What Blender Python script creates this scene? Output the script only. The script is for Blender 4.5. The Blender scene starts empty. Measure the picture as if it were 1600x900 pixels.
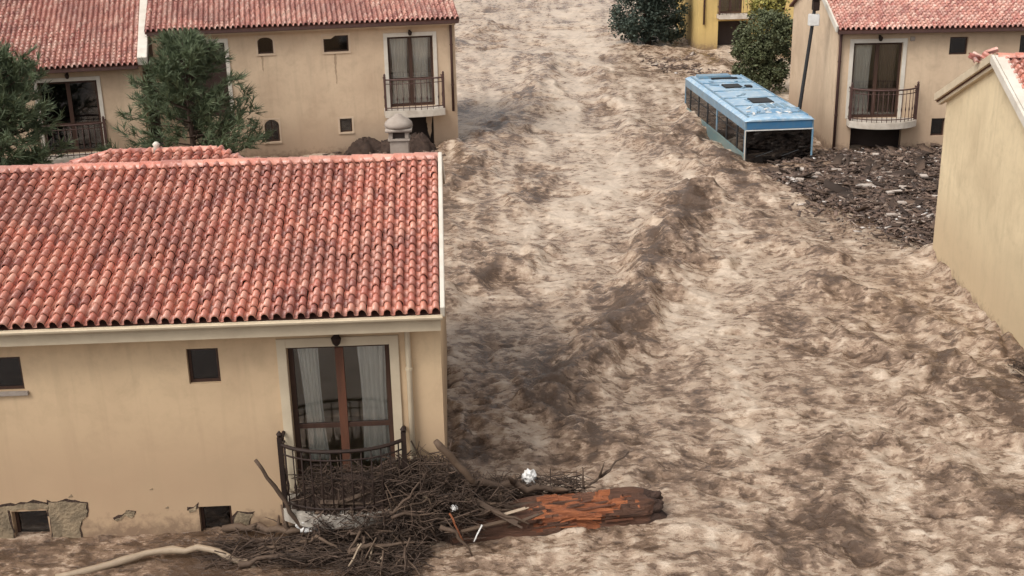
import bpy, bmesh, math, random
import numpy as np
from math import sin, cos, tan, pi, radians, sqrt, atan2
from mathutils import Matrix, Vector
rnd = random.Random(7)
SC = bpy.context.scene
COL = SC.collection

# ------------------------------------------------------------------ camera, sky, sun, exposure
cam_d = bpy.data.cameras.new('camera'); cam = bpy.data.objects.new('camera', cam_d); COL.objects.link(cam)
cam_d.sensor_width = 36.0; cam_d.lens = 36.0 * 1900 / 1600; cam_d.clip_end = 3000; cam_d.clip_start = 0.1
P, R = radians(19.06), radians(1.2)
w = Vector((0, cos(P), -sin(P))); u0 = Vector((0, sin(P), cos(P))); r0 = Vector((1, 0, 0))
r = cos(R) * r0 - sin(R) * u0; u = cos(R) * u0 + sin(R) * r0
M = Matrix(((r.x, u.x, -w.x, 0), (r.y, u.y, -w.y, 0), (r.z, u.z, -w.z, 9.3), (0, 0, 0, 1)))
cam.matrix_world = M
SC.camera = cam
SUN_EL, SUN_AZ = radians(52), radians(228)          # compass angle of the veiled sun, behind the camera
world = bpy.data.worlds.new('World'); SC.world = world; world.use_nodes = True
nt = world.node_tree; nt.nodes.clear()
sky = nt.nodes.new('ShaderNodeTexSky'); sky.sky_type = 'NISHITA'; sky.sun_disc = False
sky.sun_elevation = SUN_EL; sky.sun_rotation = SUN_AZ; sky.dust_density = 4.0
hs = nt.nodes.new('ShaderNodeHueSaturation'); hs.inputs['Saturation'].default_value = 0.12
bg = nt.nodes.new('ShaderNodeBackground'); bg.inputs['Strength'].default_value = 0.15
wo = nt.nodes.new('ShaderNodeOutputWorld')
nt.links.new(sky.outputs[0], hs.inputs['Color']); nt.links.new(hs.outputs[0], bg.inputs['Color']); nt.links.new(bg.outputs[0], wo.inputs[0])
sun_d = bpy.data.lights.new('sun', 'SUN'); sun_d.energy = 1.45; sun_d.angle = radians(25); sun_d.color = (1.0, 0.95, 0.88)
sun = bpy.data.objects.new('sun', sun_d); COL.objects.link(sun)
sdir = Vector((sin(SUN_AZ) * cos(SUN_EL), cos(SUN_AZ) * cos(SUN_EL), sin(SUN_EL)))
sun.rotation_euler = sdir.to_track_quat('Z', 'Y').to_euler()
vs = SC.view_settings; vs.view_transform = 'Standard'; vs.look = 'None'; vs.gamma = 1.0; vs.use_curve_mapping = False
vs.exposure = 0.38
SC.cycles.max_bounces = 6; SC.cycles.transparent_max_bounces = 12

# ------------------------------------------------------------------ materials
def nmat(name):
    m = bpy.data.materials.new(name); m.use_nodes = True; t = m.node_tree; t.nodes.clear()
    o = t.nodes.new('ShaderNodeOutputMaterial'); b = t.nodes.new('ShaderNodeBsdfPrincipled')
    t.links.new(b.outputs[0], o.inputs[0])
    return m, t, b
def N(t, kind, **kw):
    n = t.nodes.new('ShaderNode' + kind)
    for k, v in kw.items():
        if k in n.inputs.keys(): n.inputs[k].default_value = v
        else: setattr(n, k, v)
    return n
def ramp(t, fac, stops):
    n = t.nodes.new('ShaderNodeValToRGB'); e = n.color_ramp.elements
    while len(e) < len(stops): e.new(0.5)
    for i, (p, c) in enumerate(stops): e[i].position = p; e[i].color = (*c, 1)
    t.links.new(fac, n.inputs[0]); return n.outputs[0]
def mix(t, a, b, fac, mode='MIX'):
    n = t.nodes.new('ShaderNodeMix'); n.data_type = 'RGBA'; n.blend_type = mode
    for sock, v in ((n.inputs[6], a), (n.inputs[7], b), (n.inputs[0], fac)):
        if hasattr(v, 'node'): t.links.new(v, sock)
        elif isinstance(v, tuple): sock.default_value = (*v, 1)
        else: sock.default_value = v
    return n.outputs[2]
def math_(t, op, a, b=0.0, clamp=False):
    n = t.nodes.new('ShaderNodeMath'); n.operation = op; n.use_clamp = clamp
    for s, v in ((n.inputs[0], a), (n.inputs[1], b)):
        if hasattr(v, 'node'): t.links.new(v, s)
        else: s.default_value = v
    return n.outputs[0]
def coords(t, scale=(1, 1, 1)):
    tc = t.nodes.new('ShaderNodeTexCoord'); mp = t.nodes.new('ShaderNodeMapping'); mp.inputs['Scale'].default_value = scale
    t.links.new(tc.outputs['Object'], mp.inputs[0]); return mp.outputs[0], tc
def noise(t, vec, scale, detail=4, rough=0.55, dist=0.0):
    n = N(t, 'TexNoise', Scale=scale, Detail=detail, Roughness=rough, Distortion=dist); t.links.new(vec, n.inputs['Vector']); return n.outputs[0]
def bump(t, b, h, strength, dist=0.02):
    n = N(t, 'Bump', Strength=strength, Distance=dist); t.links.new(h, n.inputs['Height']); t.links.new(n.outputs[0], b.inputs['Normal'])
def rough_mat(name, c1, c2, scale=3.0, rough=0.8, bmp=0.3, stretch=(1, 1, 1), island=0.0, metal=0.0, spec=0.3, dist=0.02, trans=0.0):
    m, t, b = nmat(name); v, _ = coords(t, stretch)
    n = noise(t, v, scale, 5, 0.6, 0.3)
    f = math_(t, 'MULTIPLY_ADD', n, 1.8) ; f.node.inputs[2].default_value = -0.4; f.node.use_clamp = True
    if island:
        g = t.nodes.new('ShaderNodeNewGeometry'); oi = t.nodes.new('ShaderNodeObjectInfo')
        rr = math_(t, 'FRACT', math_(t, 'ADD', g.outputs['Random Per Island'], oi.outputs['Random']))
        mx = t.nodes.new('ShaderNodeMix'); mx.inputs[0].default_value = island; t.links.new(f, mx.inputs[2]); t.links.new(rr, mx.inputs[3]); f = mx.outputs[0]
    c = mix(t, c1, c2, f); t.links.new(c, b.inputs['Base Color'])
    b.inputs['Roughness'].default_value = rough; b.inputs['Metallic'].default_value = metal; b.inputs['Specular IOR Level'].default_value = spec
    if bmp: bump(t, b, noise(t, v, scale * 6, 6, 0.6), bmp, dist)
    return m
MT = {}
def plaster(name, c_hi, c_lo, dirt, mudline=1.0):
    m, t, b = nmat(name); v, tc = coords(t)
    big = noise(t, v, 0.55, 4, 0.55, 0.4); fine = noise(t, v, 7.0, 6, 0.65)
    vs_, _ = coords(t, (2.6, 2.6, 0.22)); drip = noise(t, vs_, 1.6, 5, 0.6)
    c = mix(t, c_hi, c_lo, ramp(t, big, [(0.36, (0, 0, 0)), (0.66, (1, 1, 1))]))
    c = mix(t, c, tuple(x * 0.72 for x in c_lo), math_(t, 'MULTIPLY', ramp(t, drip, [(0.52, (0, 0, 0)), (0.8, (1, 1, 1))]), 0.45))
    sx = t.nodes.new('ShaderNodeSeparateXYZ'); t.links.new(tc.outputs['Object'], sx.inputs[0])
    zz = math_(t, 'ADD', sx.outputs[2], math_(t, 'MULTIPLY', math_(t, 'SUBTRACT', big, 0.5), 1.6))
    mr = t.nodes.new('ShaderNodeMapRange'); mr.interpolation_type = 'SMOOTHSTEP'
    mr.inputs[1].default_value = mudline + 0.9; mr.inputs[2].default_value = mudline - 0.7; mr.inputs[3].default_value = 0.0; mr.inputs[4].default_value = 0.75
    t.links.new(zz, mr.inputs[0]); c = mix(t, c, dirt, mr.outputs[0])
    m2 = t.nodes.new('ShaderNodeMapRange'); m2.inputs[1].default_value = 0.32; m2.inputs[2].default_value = 0.05; m2.inputs[3].default_value = 0.0; m2.inputs[4].default_value = 0.75
    t.links.new(math_(t, 'ADD', sx.outputs[2], math_(t, 'MULTIPLY', math_(t, 'SUBTRACT', fine, 0.5), 0.9)), m2.inputs[0]); c = mix(t, c, (0.17, 0.11, 0.075), m2.outputs[0])
    med = noise(t, v, 1.7, 6, 0.68, 0.5); c = mix(t, c, tuple(x * 0.78 for x in c_lo), math_(t, 'MULTIPLY', ramp(t, med, [(0.5, (0, 0, 0)), (0.7, (1, 1, 1))]), 0.42))
    c = mix(t, c, tuple(x * 0.8 for x in c_lo), math_(t, 'MULTIPLY', ramp(t, fine, [(0.5, (0, 0, 0)), (0.75, (1, 1, 1))]), 0.25))
    t.links.new(c, b.inputs['Base Color']); b.inputs['Roughness'].default_value = 0.85; b.inputs['Specular IOR Level'].default_value = 0.2
    bump(t, b, fine, 0.25, 0.01); return m
MT['plaster_near'] = plaster('plaster_near', (0.68, 0.50, 0.31), (0.54, 0.385, 0.24), (0.40, 0.27, 0.17), 1.6)
MT['plaster_far'] = plaster('plaster_far', (0.62, 0.47, 0.325), (0.50, 0.365, 0.25), (0.38, 0.265, 0.185), 0.9)
MT['plaster_pale'] = plaster('plaster_pale', (0.70, 0.57, 0.37), (0.56, 0.445, 0.285), (0.50, 0.375, 0.235), 1.3)
MT['plaster_yellow'] = plaster('plaster_yellow', (0.66, 0.48, 0.19), (0.54, 0.38, 0.15), (0.36, 0.25, 0.12), 0.4)
MT['trim'] = rough_mat('trim_cream', (0.62, 0.52, 0.37), (0.46, 0.37, 0.26), 2.0, 0.6, 0.15)
MT['trim_white'] = rough_mat('trim_white', (0.68, 0.63, 0.55), (0.52, 0.46, 0.38), 2.5, 0.6, 0.15)
MT['wood_dark'] = rough_mat('wood_dark', (0.075, 0.038, 0.025), (0.04, 0.022, 0.016), 4, 0.55, 0.3, (4, 4, .6))
MT['wood_red'] = rough_mat('wood_red', (0.17, 0.065, 0.035), (0.065, 0.035, 0.025), 1.6, 0.5, 0.3, (4, 4, .8))
MT['iron'] = rough_mat('iron', (0.022, 0.016, 0.014), (0.04, 0.024, 0.018), 8, 0.6, 0.2, spec=.12)
MT['rust_iron'] = rough_mat('rust_iron', (0.10, 0.05, 0.04), (0.055, 0.03, 0.026), 8, 0.6, 0.2)
MT['trim_soft'] = rough_mat('trim_soft', (0.60, 0.47, 0.34), (0.5, 0.37, 0.26), 2.5, 0.7, 0.15)
MT['slab'] = rough_mat('slab', (0.62, 0.56, 0.48), (0.36, 0.30, 0.24), 3, 0.8, 0.3)
MT['slab_dirty'] = rough_mat('slab_dirty', (0.55, 0.50, 0.43), (0.10, 0.075, 0.055), 4, 0.8, 0.5)
MT['concrete'] = rough_mat('concrete', (0.40, 0.34, 0.29), (0.27, 0.22, 0.18), 5, 0.9, 0.4)
MT['masonry'] = rough_mat('masonry', (0.40, 0.30, 0.19), (0.10, 0.08, 0.055), 3.5, 0.95, 0.9, dist=0.04)
MT['interior'] = rough_mat('interior', (0.66, 0.56, 0.38), (0.5, 0.42, 0.28), 1, 0.9, 0)
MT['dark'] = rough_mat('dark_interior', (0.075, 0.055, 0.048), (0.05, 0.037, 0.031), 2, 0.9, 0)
MT['cloth'] = rough_mat('curtain_cloth', (0.86, 0.84, 0.80), (0.78, 0.75, 0.70), 3, 0.9, 0.1)
MT['plastic_white'] = rough_mat('plastic_white', (0.75, 0.74, 0.72), (0.55, 0.52, 0.48), 5, 0.45, 0.2)
def tile_mat(name, stops, grime):
    m, t, b = nmat(name); g = t.nodes.new('ShaderNodeNewGeometry'); oi = t.nodes.new('ShaderNodeObjectInfo')
    rr = math_(t, 'FRACT', math_(t, 'ADD', g.outputs['Random Per Island'], oi.outputs['Random']))
    c = ramp(t, rr, stops)
    gp = t.nodes.new('ShaderNodeMapping'); t.links.new(g.outputs['Position'], gp.inputs[0])
    n1 = noise(t, gp.outputs[0], 0.7, 4, 0.6, 0.5); n2 = noise(t, gp.outputs[0], 22, 5, 0.65)
    c = mix(t, c, grime, math_(t, 'MULTIPLY', ramp(t, n1, [(0.46, (0, 0, 0)), (0.68, (1, 1, 1))]), 0.6))
    c = mix(t, c, (0.66, 0.44, 0.36), math_(t, 'MULTIPLY', ramp(t, n2, [(0.5, (0, 0, 0)), (0.75, (1, 1, 1))]), 0.5))
    c = mix(t, c, (0.16, 0.07, 0.05), math_(t, 'MULTIPLY', ramp(t, n2, [(0.25, (1, 1, 1)), (0.45, (0, 0, 0))]), 0.45))
    t.links.new(c, b.inputs['Base Color']); b.inputs['Roughness'].default_value = 0.36; b.inputs['Specular IOR Level'].default_value = 0.55
    bump(t, b, n2, 0.25, 0.01); return m
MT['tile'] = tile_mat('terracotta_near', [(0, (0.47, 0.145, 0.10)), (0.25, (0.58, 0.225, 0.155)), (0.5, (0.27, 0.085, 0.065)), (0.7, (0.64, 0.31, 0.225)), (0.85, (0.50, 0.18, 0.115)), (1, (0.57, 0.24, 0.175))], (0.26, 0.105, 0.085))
MT['stain'] = rough_mat('drip_stain', (0.33, 0.235, 0.16), (0.42, 0.30, 0.20), 5, 0.9, 0.1)
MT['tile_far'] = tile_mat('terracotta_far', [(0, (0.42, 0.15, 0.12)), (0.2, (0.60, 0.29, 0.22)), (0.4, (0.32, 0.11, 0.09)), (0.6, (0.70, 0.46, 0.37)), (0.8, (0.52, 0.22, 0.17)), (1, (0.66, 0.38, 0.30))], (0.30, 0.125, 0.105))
MT['underlay'] = rough_mat('roof_underlay', (0.13, 0.055, 0.04), (0.09, 0.04, 0.03), 4, 0.9, 0.2)
def glass_mat(name, tint, mixf):
    m = bpy.data.materials.new(name); m.use_nodes = True; t = m.node_tree; t.nodes.clear()
    o = t.nodes.new('ShaderNodeOutputMaterial'); tr = t.nodes.new('ShaderNodeBsdfTransparent'); tr.inputs[0].default_value = (*tint, 1)
    gl = t.nodes.new('ShaderNodeBsdfGlossy'); gl.inputs['Roughness'].default_value = 0.05
    fr = t.nodes.new('ShaderNodeFresnel'); fr.inputs[0].default_value = 1.5
    f = math_(t, 'ADD', fr.outputs[0], mixf, True); ms = t.nodes.new('ShaderNodeMixShader')
    t.links.new(f, ms.inputs[0]); t.links.new(tr.outputs[0], ms.inputs[1]); t.links.new(gl.outputs[0], ms.inputs[2]); t.links.new(ms.outputs[0], o.inputs[0]); return m
MT['glass'] = glass_mat('window_glass', (0.95, 0.95, 0.93), 0.09)
MT['glass_dark'] = glass_mat('tinted_glass', (0.35, 0.36, 0.38), 0.07)
MT['shutter'] = rough_mat('dark_shutter', (0.06, 0.035, 0.028), (0.035, 0.022, 0.018), 4, 0.5, 0.2)
def paint(name, c1, c2, mud, amount, rough=0.35):
    m, t, b = nmat(name); v, _ = coords(t)
    n = noise(t, v, 0.9, 5, 0.6, 0.4); n2 = noise(t, v, 6, 5, 0.7)
    c = mix(t, c1, c2, ramp(t, n, [(0.35, (0, 0, 0)), (0.7, (1, 1, 1))]))
    c = mix(t, c, mud, math_(t, 'MULTIPLY', ramp(t, n2, [(0.45, (0, 0, 0)), (0.75, (1, 1, 1))]), amount))
    t.links.new(c, b.inputs['Base Color']); b.inputs['Roughness'].default_value = rough; bump(t, b, n, 0.1, 0.02); return m
MT['bus_roof'] = paint('bus_roof_blue', (0.19, 0.34, 0.49), (0.34, 0.48, 0.59), (0.58, 0.62, 0.63), 1.0, 0.32)
MT['bus_blue'] = paint('bus_blue', (0.035, 0.13, 0.26), (0.05, 0.16, 0.29), (0.16, 0.19, 0.2), 0.3)
MT['bus_side'] = paint('bus_side_pale', (0.12, 0.24, 0.35), (0.22, 0.34, 0.42), (0.17, 0.16, 0.14), 0.8)
MT['bus_teal'] = paint('bus_teal', (0.10, 0.18, 0.20), (0.17, 0.24, 0.22), (0.22, 0.19, 0.15), 0.8)
MT['murk'] = rough_mat('murky_panel', (0.12, 0.125, 0.13), (0.085, 0.07, 0.06), 2, 0.6, 0.2)
MT['rubber'] = rough_mat('rubber', (0.02, 0.02, 0.022), (0.03, 0.03, 0.03), 4, 0.6, 0.1)
MT['needle_pine'] = rough_mat('needles_green', (0.055, 0.078, 0.042), (0.15, 0.18, 0.095), 1.2, 0.6, 0, island=0.5)
MT['needle_dark'] = rough_mat('foliage_dark', (0.032, 0.046, 0.036), (0.062, 0.08, 0.058), 0.9, 0.65, 0, island=0.45)
MT['leaf_bush'] = rough_mat('foliage_bush', (0.05, 0.06, 0.03), (0.13, 0.14, 0.065), 0.9, 0.6, 0, island=0.5)
MT['leaf_yellow'] = rough_mat('foliage_yellow', (0.12, 0.12, 0.03), (0.34, 0.29, 0.07), 1.5, 0.6, 0, island=0.6)
MT['bark'] = rough_mat('bark', (0.085, 0.055, 0.04), (0.04, 0.027, 0.02), 4, 0.9, 0.9, (3, 3, 0.6))
MT['log_bark'] = rough_mat('log_bark', (0.20, 0.095, 0.058), (0.05, 0.028, 0.02), 2, 0.5, 1.0, (.8, 7, 7), dist=0.05)
MT['log_heart'] = rough_mat('log_heartwood', (0.50, 0.17, 0.065), (0.13, 0.045, 0.027), 1.5, 0.42, 1.0, (1.0, 9, 9), dist=0.04)
MT['log_end'] = rough_mat('log_end', (0.09, 0.05, 0.035), (0.035, 0.022, 0.017), 6, 0.85, 1.0, dist=0.04)
MT['stick'] = rough_mat('driftwood_brown', (0.13, 0.085, 0.055), (0.055, 0.035, 0.025), 5, 0.75, 0.5, (1, 1, 1), island=0.5)
MT['stick_pale'] = rough_mat('driftwood_pale', (0.38, 0.29, 0.20), (0.22, 0.16, 0.11), 4, 0.55, 0.5, island=0.4)
MT['twigs'] = rough_mat('twigs', (0.028, 0.019, 0.015), (0.13, 0.085, 0.06), 2, 0.85, 0, island=0.8)
MT['muck_and_rim_shade'] = rough_mat('muck_and_rim_shade', (0.035, 0.022, 0.016), (0.085, 0.05, 0.035), 5, 0.7, 1.0, dist=0.06)
def litter_mat():
    m, t, b = nmat('floating_litter'); g = t.nodes.new('ShaderNodeNewGeometry')
    c = ramp(t, g.outputs['Random Per Island'], [(0, (0.045, 0.030, 0.023)), (0.45, (0.105, 0.066, 0.048)), (0.72, (0.16, 0.102, 0.074)), (0.9, (0.22, 0.155, 0.115)), (0.965, (0.34, 0.27, 0.22)), (1, (0.68, 0.64, 0.6))])
    t.links.new(c, b.inputs['Base Color']); b.inputs['Roughness'].default_value = 0.7; return m
MT['litter'] = litter_mat()
MT['board_pale'] = rough_mat('board_pale', (0.55, 0.48, 0.42), (0.24, 0.18, 0.14), 5, 0.7, 0.3, island=0.4)

# ------------------------------------------------------------------ mesh builder
class MB:
    def __init__(s): s.v = []; s.f = []; s.m = []
    def add(s, vs, fs, mi=0):
        k = len(s.v); s.v += [tuple(p) for p in vs]; s.f += [tuple(i + k for i in f) for f in fs]; s.m += [mi] * len(fs); return s
    def box(s, x0, x1, y0, y1, z0, z1, mi=0, bev=0.0):
        if x0 > x1: x0, x1 = x1, x0
        if y0 > y1: y0, y1 = y1, y0
        if z0 > z1: z0, z1 = z1, z0
        V = [(x, y, z) for x in (x0, x1) for y in (y0, y1) for z in (z0, z1)]
        return s.add(V, [(0, 1, 3, 2), (4, 6, 7, 5), (0, 4, 5, 1), (2, 3, 7, 6), (0, 2, 6, 4), (1, 5, 7, 3)], mi)
    def obox(s, c, ax, mi=0):     # oriented box: centre and three half axes
        c = Vector(c); a, b, d = (Vector(q) for q in ax)
        V = [c + i * a + j * b + k * d for i in (-1, 1) for j in (-1, 1) for k in (-1, 1)]
        return s.add(V, [(0, 1, 3, 2), (4, 6, 7, 5), (0, 4, 5, 1), (2, 3, 7, 6), (0, 2, 6, 4), (1, 5, 7, 3)], mi)
    def quad(s, a, b, c, d, mi=0): return s.add([a, b, c, d], [(0, 1, 2, 3)], mi)
    def tube(s, pts, rad, n=6, mi=0, cap=True):
        pts = [Vector(p) for p in pts]
        if not isinstance(rad, (list, tuple)): rad = [rad] * len(pts)
        V = []; F = []; ref = None
        for i, p in enumerate(pts):
            d = (pts[min(i + 1, len(pts) - 1)] - pts[max(i - 1, 0)])
            d = d.normalized() if d.length > 1e-9 else Vector((0, 0, 1))
            if ref is None: ref = d.orthogonal().normalized()
            a = (ref - d * ref.dot(d)); a = a.normalized() if a.length > 1e-6 else d.orthogonal().normalized(); ref = a; b = d.cross(a)
            for k in range(n):
                q = 2 * pi * k / n; V.append(p + (a * cos(q) + b * sin(q)) * rad[i])
        for i in range(len(pts) - 1):
            for k in range(n):
                F.append((i * n + k, i * n + (k + 1) % n, (i + 1) * n + (k + 1) % n, (i + 1) * n + k))
        if cap: F.append(tuple(range(n - 1, -1, -1))); F.append(tuple(range((len(pts) - 1) * n, len(pts) * n)))
        return s.add(V, F, mi)
    def prism(s, poly, y0, y1, mi=0):     # polygon in x,z pushed along y
        n = len(poly); V = [(x, y0, z) for x, z in poly] + [(x, y1, z) for x, z in poly]
        F = [tuple(range(n)), tuple(range(2 * n - 1, n - 1, -1))] + [(i, i + n, (i + 1) % n + n, (i + 1) % n) for i in range(n)]
        return s.add(V, F, mi)
    def prism_z(s, poly, z0, z1, mi=0):
        n = len(poly); V = [(x, y, z0) for x, y in poly] + [(x, y, z1) for x, y in poly]
        F = [tuple(range(n - 1, -1, -1)), tuple(range(n, 2 * n))] + [(i, (i + 1) % n, (i + 1) % n + n, i + n) for i in range(n)]
        return s.add(V, F, mi)
    def mesh(s, name, mats, smooth=False, fix=True):
        me = bpy.data.meshes.new(name); me.from_pydata(s.v, [], s.f)
        if not isinstance(mats, (list, tuple)): mats = [mats]
        for q in mats: me.materials.append(q)
        if len(mats) > 1: me.polygons.foreach_set('material_index', s.m)
        if fix:
            bm = bmesh.new(); bm.from_mesh(me); bmesh.ops.recalc_face_normals(bm, faces=bm.faces); bm.to_mesh(me); bm.free()
        if smooth: me.polygons.foreach_set('use_smooth', [True] * len(me.polygons))
        me.update(); return me
    def build(s, name, mats, parent=None, smooth=False, bev=0.0, fix=True):
        o = bpy.data.objects.new(name, s.mesh(name, mats, smooth, fix)); COL.objects.link(o); o.parent = parent
        if bev:
            bm = bmesh.new(); bm.from_mesh(o.data)
            bmesh.ops.bevel(bm, geom=[e for e in bm.edges if len(e.link_faces) == 2 and e.calc_face_angle(0) > 0.5], offset=bev, segments=2, affect='EDGES', clamp_overlap=True)
            bm.to_mesh(o.data); bm.free()
        return o
def tag(o, label=None, cat=None, group=None, kind=None):
    for k, v in (('label', label), ('category', cat), ('group', group), ('kind', kind)):
        if v: o[k] = v
    return o
def thing(name, label, cat, loc=(0, 0, 0), rz=0.0, group=None):
    o = bpy.data.objects.new(name, None); COL.objects.link(o); o.location = loc; o.rotation_euler = (0, 0, rz); o.empty_display_size = 0.2
    return tag(o, label, cat, group)
def from_np(name, V, F, mat, smooth=False, kind=None, parent=None):
    me = bpy.data.meshes.new(name); nv, nf, k = len(V), len(F), F.shape[1]
    me.vertices.add(nv); me.vertices.foreach_set('co', np.ascontiguousarray(V, dtype=np.float32).ravel())
    me.loops.add(nf * k); me.loops.foreach_set('vertex_index', np.ascontiguousarray(F, dtype=np.int32).ravel())
    me.polygons.add(nf); me.polygons.foreach_set('loop_start', np.arange(0, nf * k, k, dtype=np.int32))
    try: me.polygons.foreach_set('loop_total', np.full(nf, k, dtype=np.int32))
    except Exception: pass
    me.update(calc_edges=True)
    if smooth: me.polygons.foreach_set('use_smooth', np.ones(nf, dtype=bool))
    me.materials.append(mat); o = bpy.data.objects.new(name, me); COL.objects.link(o); o.parent = parent
    if kind: o['kind'] = kind
    return o

# ------------------------------------------------------------------ noise for the water surface
_pr = np.random.RandomState(11); _perm = _pr.permutation(4096).astype(np.int32); _ang = _pr.rand(4096) * 2 * np.pi
_gx, _gy = np.cos(_ang), np.sin(_ang)
def perlin(x, y, seed=0):
    xi = np.floor(x).astype(np.int64); yi = np.floor(y).astype(np.int64); xf = x - xi; yf = y - yi
    def h(a, b): return _perm[(_perm[(a + seed * 131) & 4095] + b * 17 + seed * 57) & 4095]
    def g(a, b, fx, fy): k = h(a, b); return _gx[k] * fx + _gy[k] * fy
    sx = xf * xf * xf * (xf * (xf * 6 - 15) + 10); sy = yf * yf * yf * (yf * (yf * 6 - 15) + 10)
    a = g(xi, yi, xf, yf); b = g(xi + 1, yi, xf - 1, yf); c = g(xi, yi + 1, xf, yf - 1); d = g(xi + 1, yi + 1, xf - 1, yf - 1)
    return (a + (b - a) * sx + ((c + (d - c) * sx) - (a + (b - a) * sx)) * sy) * 1.5
def seg_field(X, Y, pts, width):       # 1 on the polyline, falling off with distance
    best = np.full(X.shape, 1e9)
    for (ax, ay), (bx, by) in zip(pts[:-1], pts[1:]):
        dx, dy = bx - ax, by - ay; L = dx * dx + dy * dy
        t = np.clip(((X - ax) * dx + (Y - ay) * dy) / L, 0, 1)
        best = np.minimum(best, (X - ax - t * dx) ** 2 + (Y - ay - t * dy) ** 2)
    return np.exp(-best / (width * width))
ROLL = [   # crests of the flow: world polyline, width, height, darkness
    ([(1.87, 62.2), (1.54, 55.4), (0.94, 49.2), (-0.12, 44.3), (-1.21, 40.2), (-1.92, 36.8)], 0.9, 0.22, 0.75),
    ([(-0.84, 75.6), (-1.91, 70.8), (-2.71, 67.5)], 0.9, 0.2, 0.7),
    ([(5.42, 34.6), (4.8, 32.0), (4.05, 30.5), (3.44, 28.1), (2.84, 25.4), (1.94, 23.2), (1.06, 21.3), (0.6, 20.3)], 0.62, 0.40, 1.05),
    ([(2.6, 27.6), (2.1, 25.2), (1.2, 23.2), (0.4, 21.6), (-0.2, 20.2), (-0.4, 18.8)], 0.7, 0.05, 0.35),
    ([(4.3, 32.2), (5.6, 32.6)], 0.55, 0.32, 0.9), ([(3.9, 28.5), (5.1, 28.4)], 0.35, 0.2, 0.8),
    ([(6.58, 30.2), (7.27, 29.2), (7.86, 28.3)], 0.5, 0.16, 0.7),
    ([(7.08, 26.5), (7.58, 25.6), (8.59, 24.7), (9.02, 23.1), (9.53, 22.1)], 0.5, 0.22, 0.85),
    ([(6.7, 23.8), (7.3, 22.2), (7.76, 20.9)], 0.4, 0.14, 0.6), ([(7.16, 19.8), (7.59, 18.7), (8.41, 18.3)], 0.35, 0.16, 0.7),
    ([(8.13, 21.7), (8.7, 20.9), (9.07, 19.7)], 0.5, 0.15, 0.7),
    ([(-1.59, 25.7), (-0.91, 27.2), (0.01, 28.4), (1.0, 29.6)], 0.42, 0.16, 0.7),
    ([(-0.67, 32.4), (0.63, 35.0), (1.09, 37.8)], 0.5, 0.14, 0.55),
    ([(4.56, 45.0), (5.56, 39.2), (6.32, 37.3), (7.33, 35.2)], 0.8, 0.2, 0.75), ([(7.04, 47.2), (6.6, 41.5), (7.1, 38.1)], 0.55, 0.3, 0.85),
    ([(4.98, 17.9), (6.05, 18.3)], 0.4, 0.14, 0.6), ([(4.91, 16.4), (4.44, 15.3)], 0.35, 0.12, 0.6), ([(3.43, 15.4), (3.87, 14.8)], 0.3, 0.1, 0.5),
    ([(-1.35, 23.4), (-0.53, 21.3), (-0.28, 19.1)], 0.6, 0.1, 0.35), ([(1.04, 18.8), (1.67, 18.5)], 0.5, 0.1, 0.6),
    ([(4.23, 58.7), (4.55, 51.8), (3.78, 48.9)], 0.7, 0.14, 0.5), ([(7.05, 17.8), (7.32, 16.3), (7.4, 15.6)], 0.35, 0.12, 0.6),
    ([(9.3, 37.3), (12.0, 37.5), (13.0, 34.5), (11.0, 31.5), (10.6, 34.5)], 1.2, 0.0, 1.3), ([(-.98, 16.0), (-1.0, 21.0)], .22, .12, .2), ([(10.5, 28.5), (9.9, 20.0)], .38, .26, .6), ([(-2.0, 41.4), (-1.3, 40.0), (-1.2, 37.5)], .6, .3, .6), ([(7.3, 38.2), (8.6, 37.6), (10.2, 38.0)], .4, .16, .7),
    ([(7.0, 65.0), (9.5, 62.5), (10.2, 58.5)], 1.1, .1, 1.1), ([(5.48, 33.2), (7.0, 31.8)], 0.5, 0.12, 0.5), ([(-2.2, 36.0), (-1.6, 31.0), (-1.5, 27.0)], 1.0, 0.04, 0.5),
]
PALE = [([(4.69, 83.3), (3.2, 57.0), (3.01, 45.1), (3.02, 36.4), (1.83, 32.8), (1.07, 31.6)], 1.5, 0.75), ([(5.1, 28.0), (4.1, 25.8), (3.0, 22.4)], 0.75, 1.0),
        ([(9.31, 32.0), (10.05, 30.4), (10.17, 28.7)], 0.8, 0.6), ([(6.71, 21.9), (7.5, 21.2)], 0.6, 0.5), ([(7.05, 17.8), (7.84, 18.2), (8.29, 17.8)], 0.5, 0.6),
        ([(-1.0, 26.6), (-0.95, 22.0)], 0.35, 0.5), ([(6.09, 30.7), (5.68, 32.2)], 0.4, 0.6), ([(4.2, 21.5), (4.6, 19.0)], 1.2, 0.25)]
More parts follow.
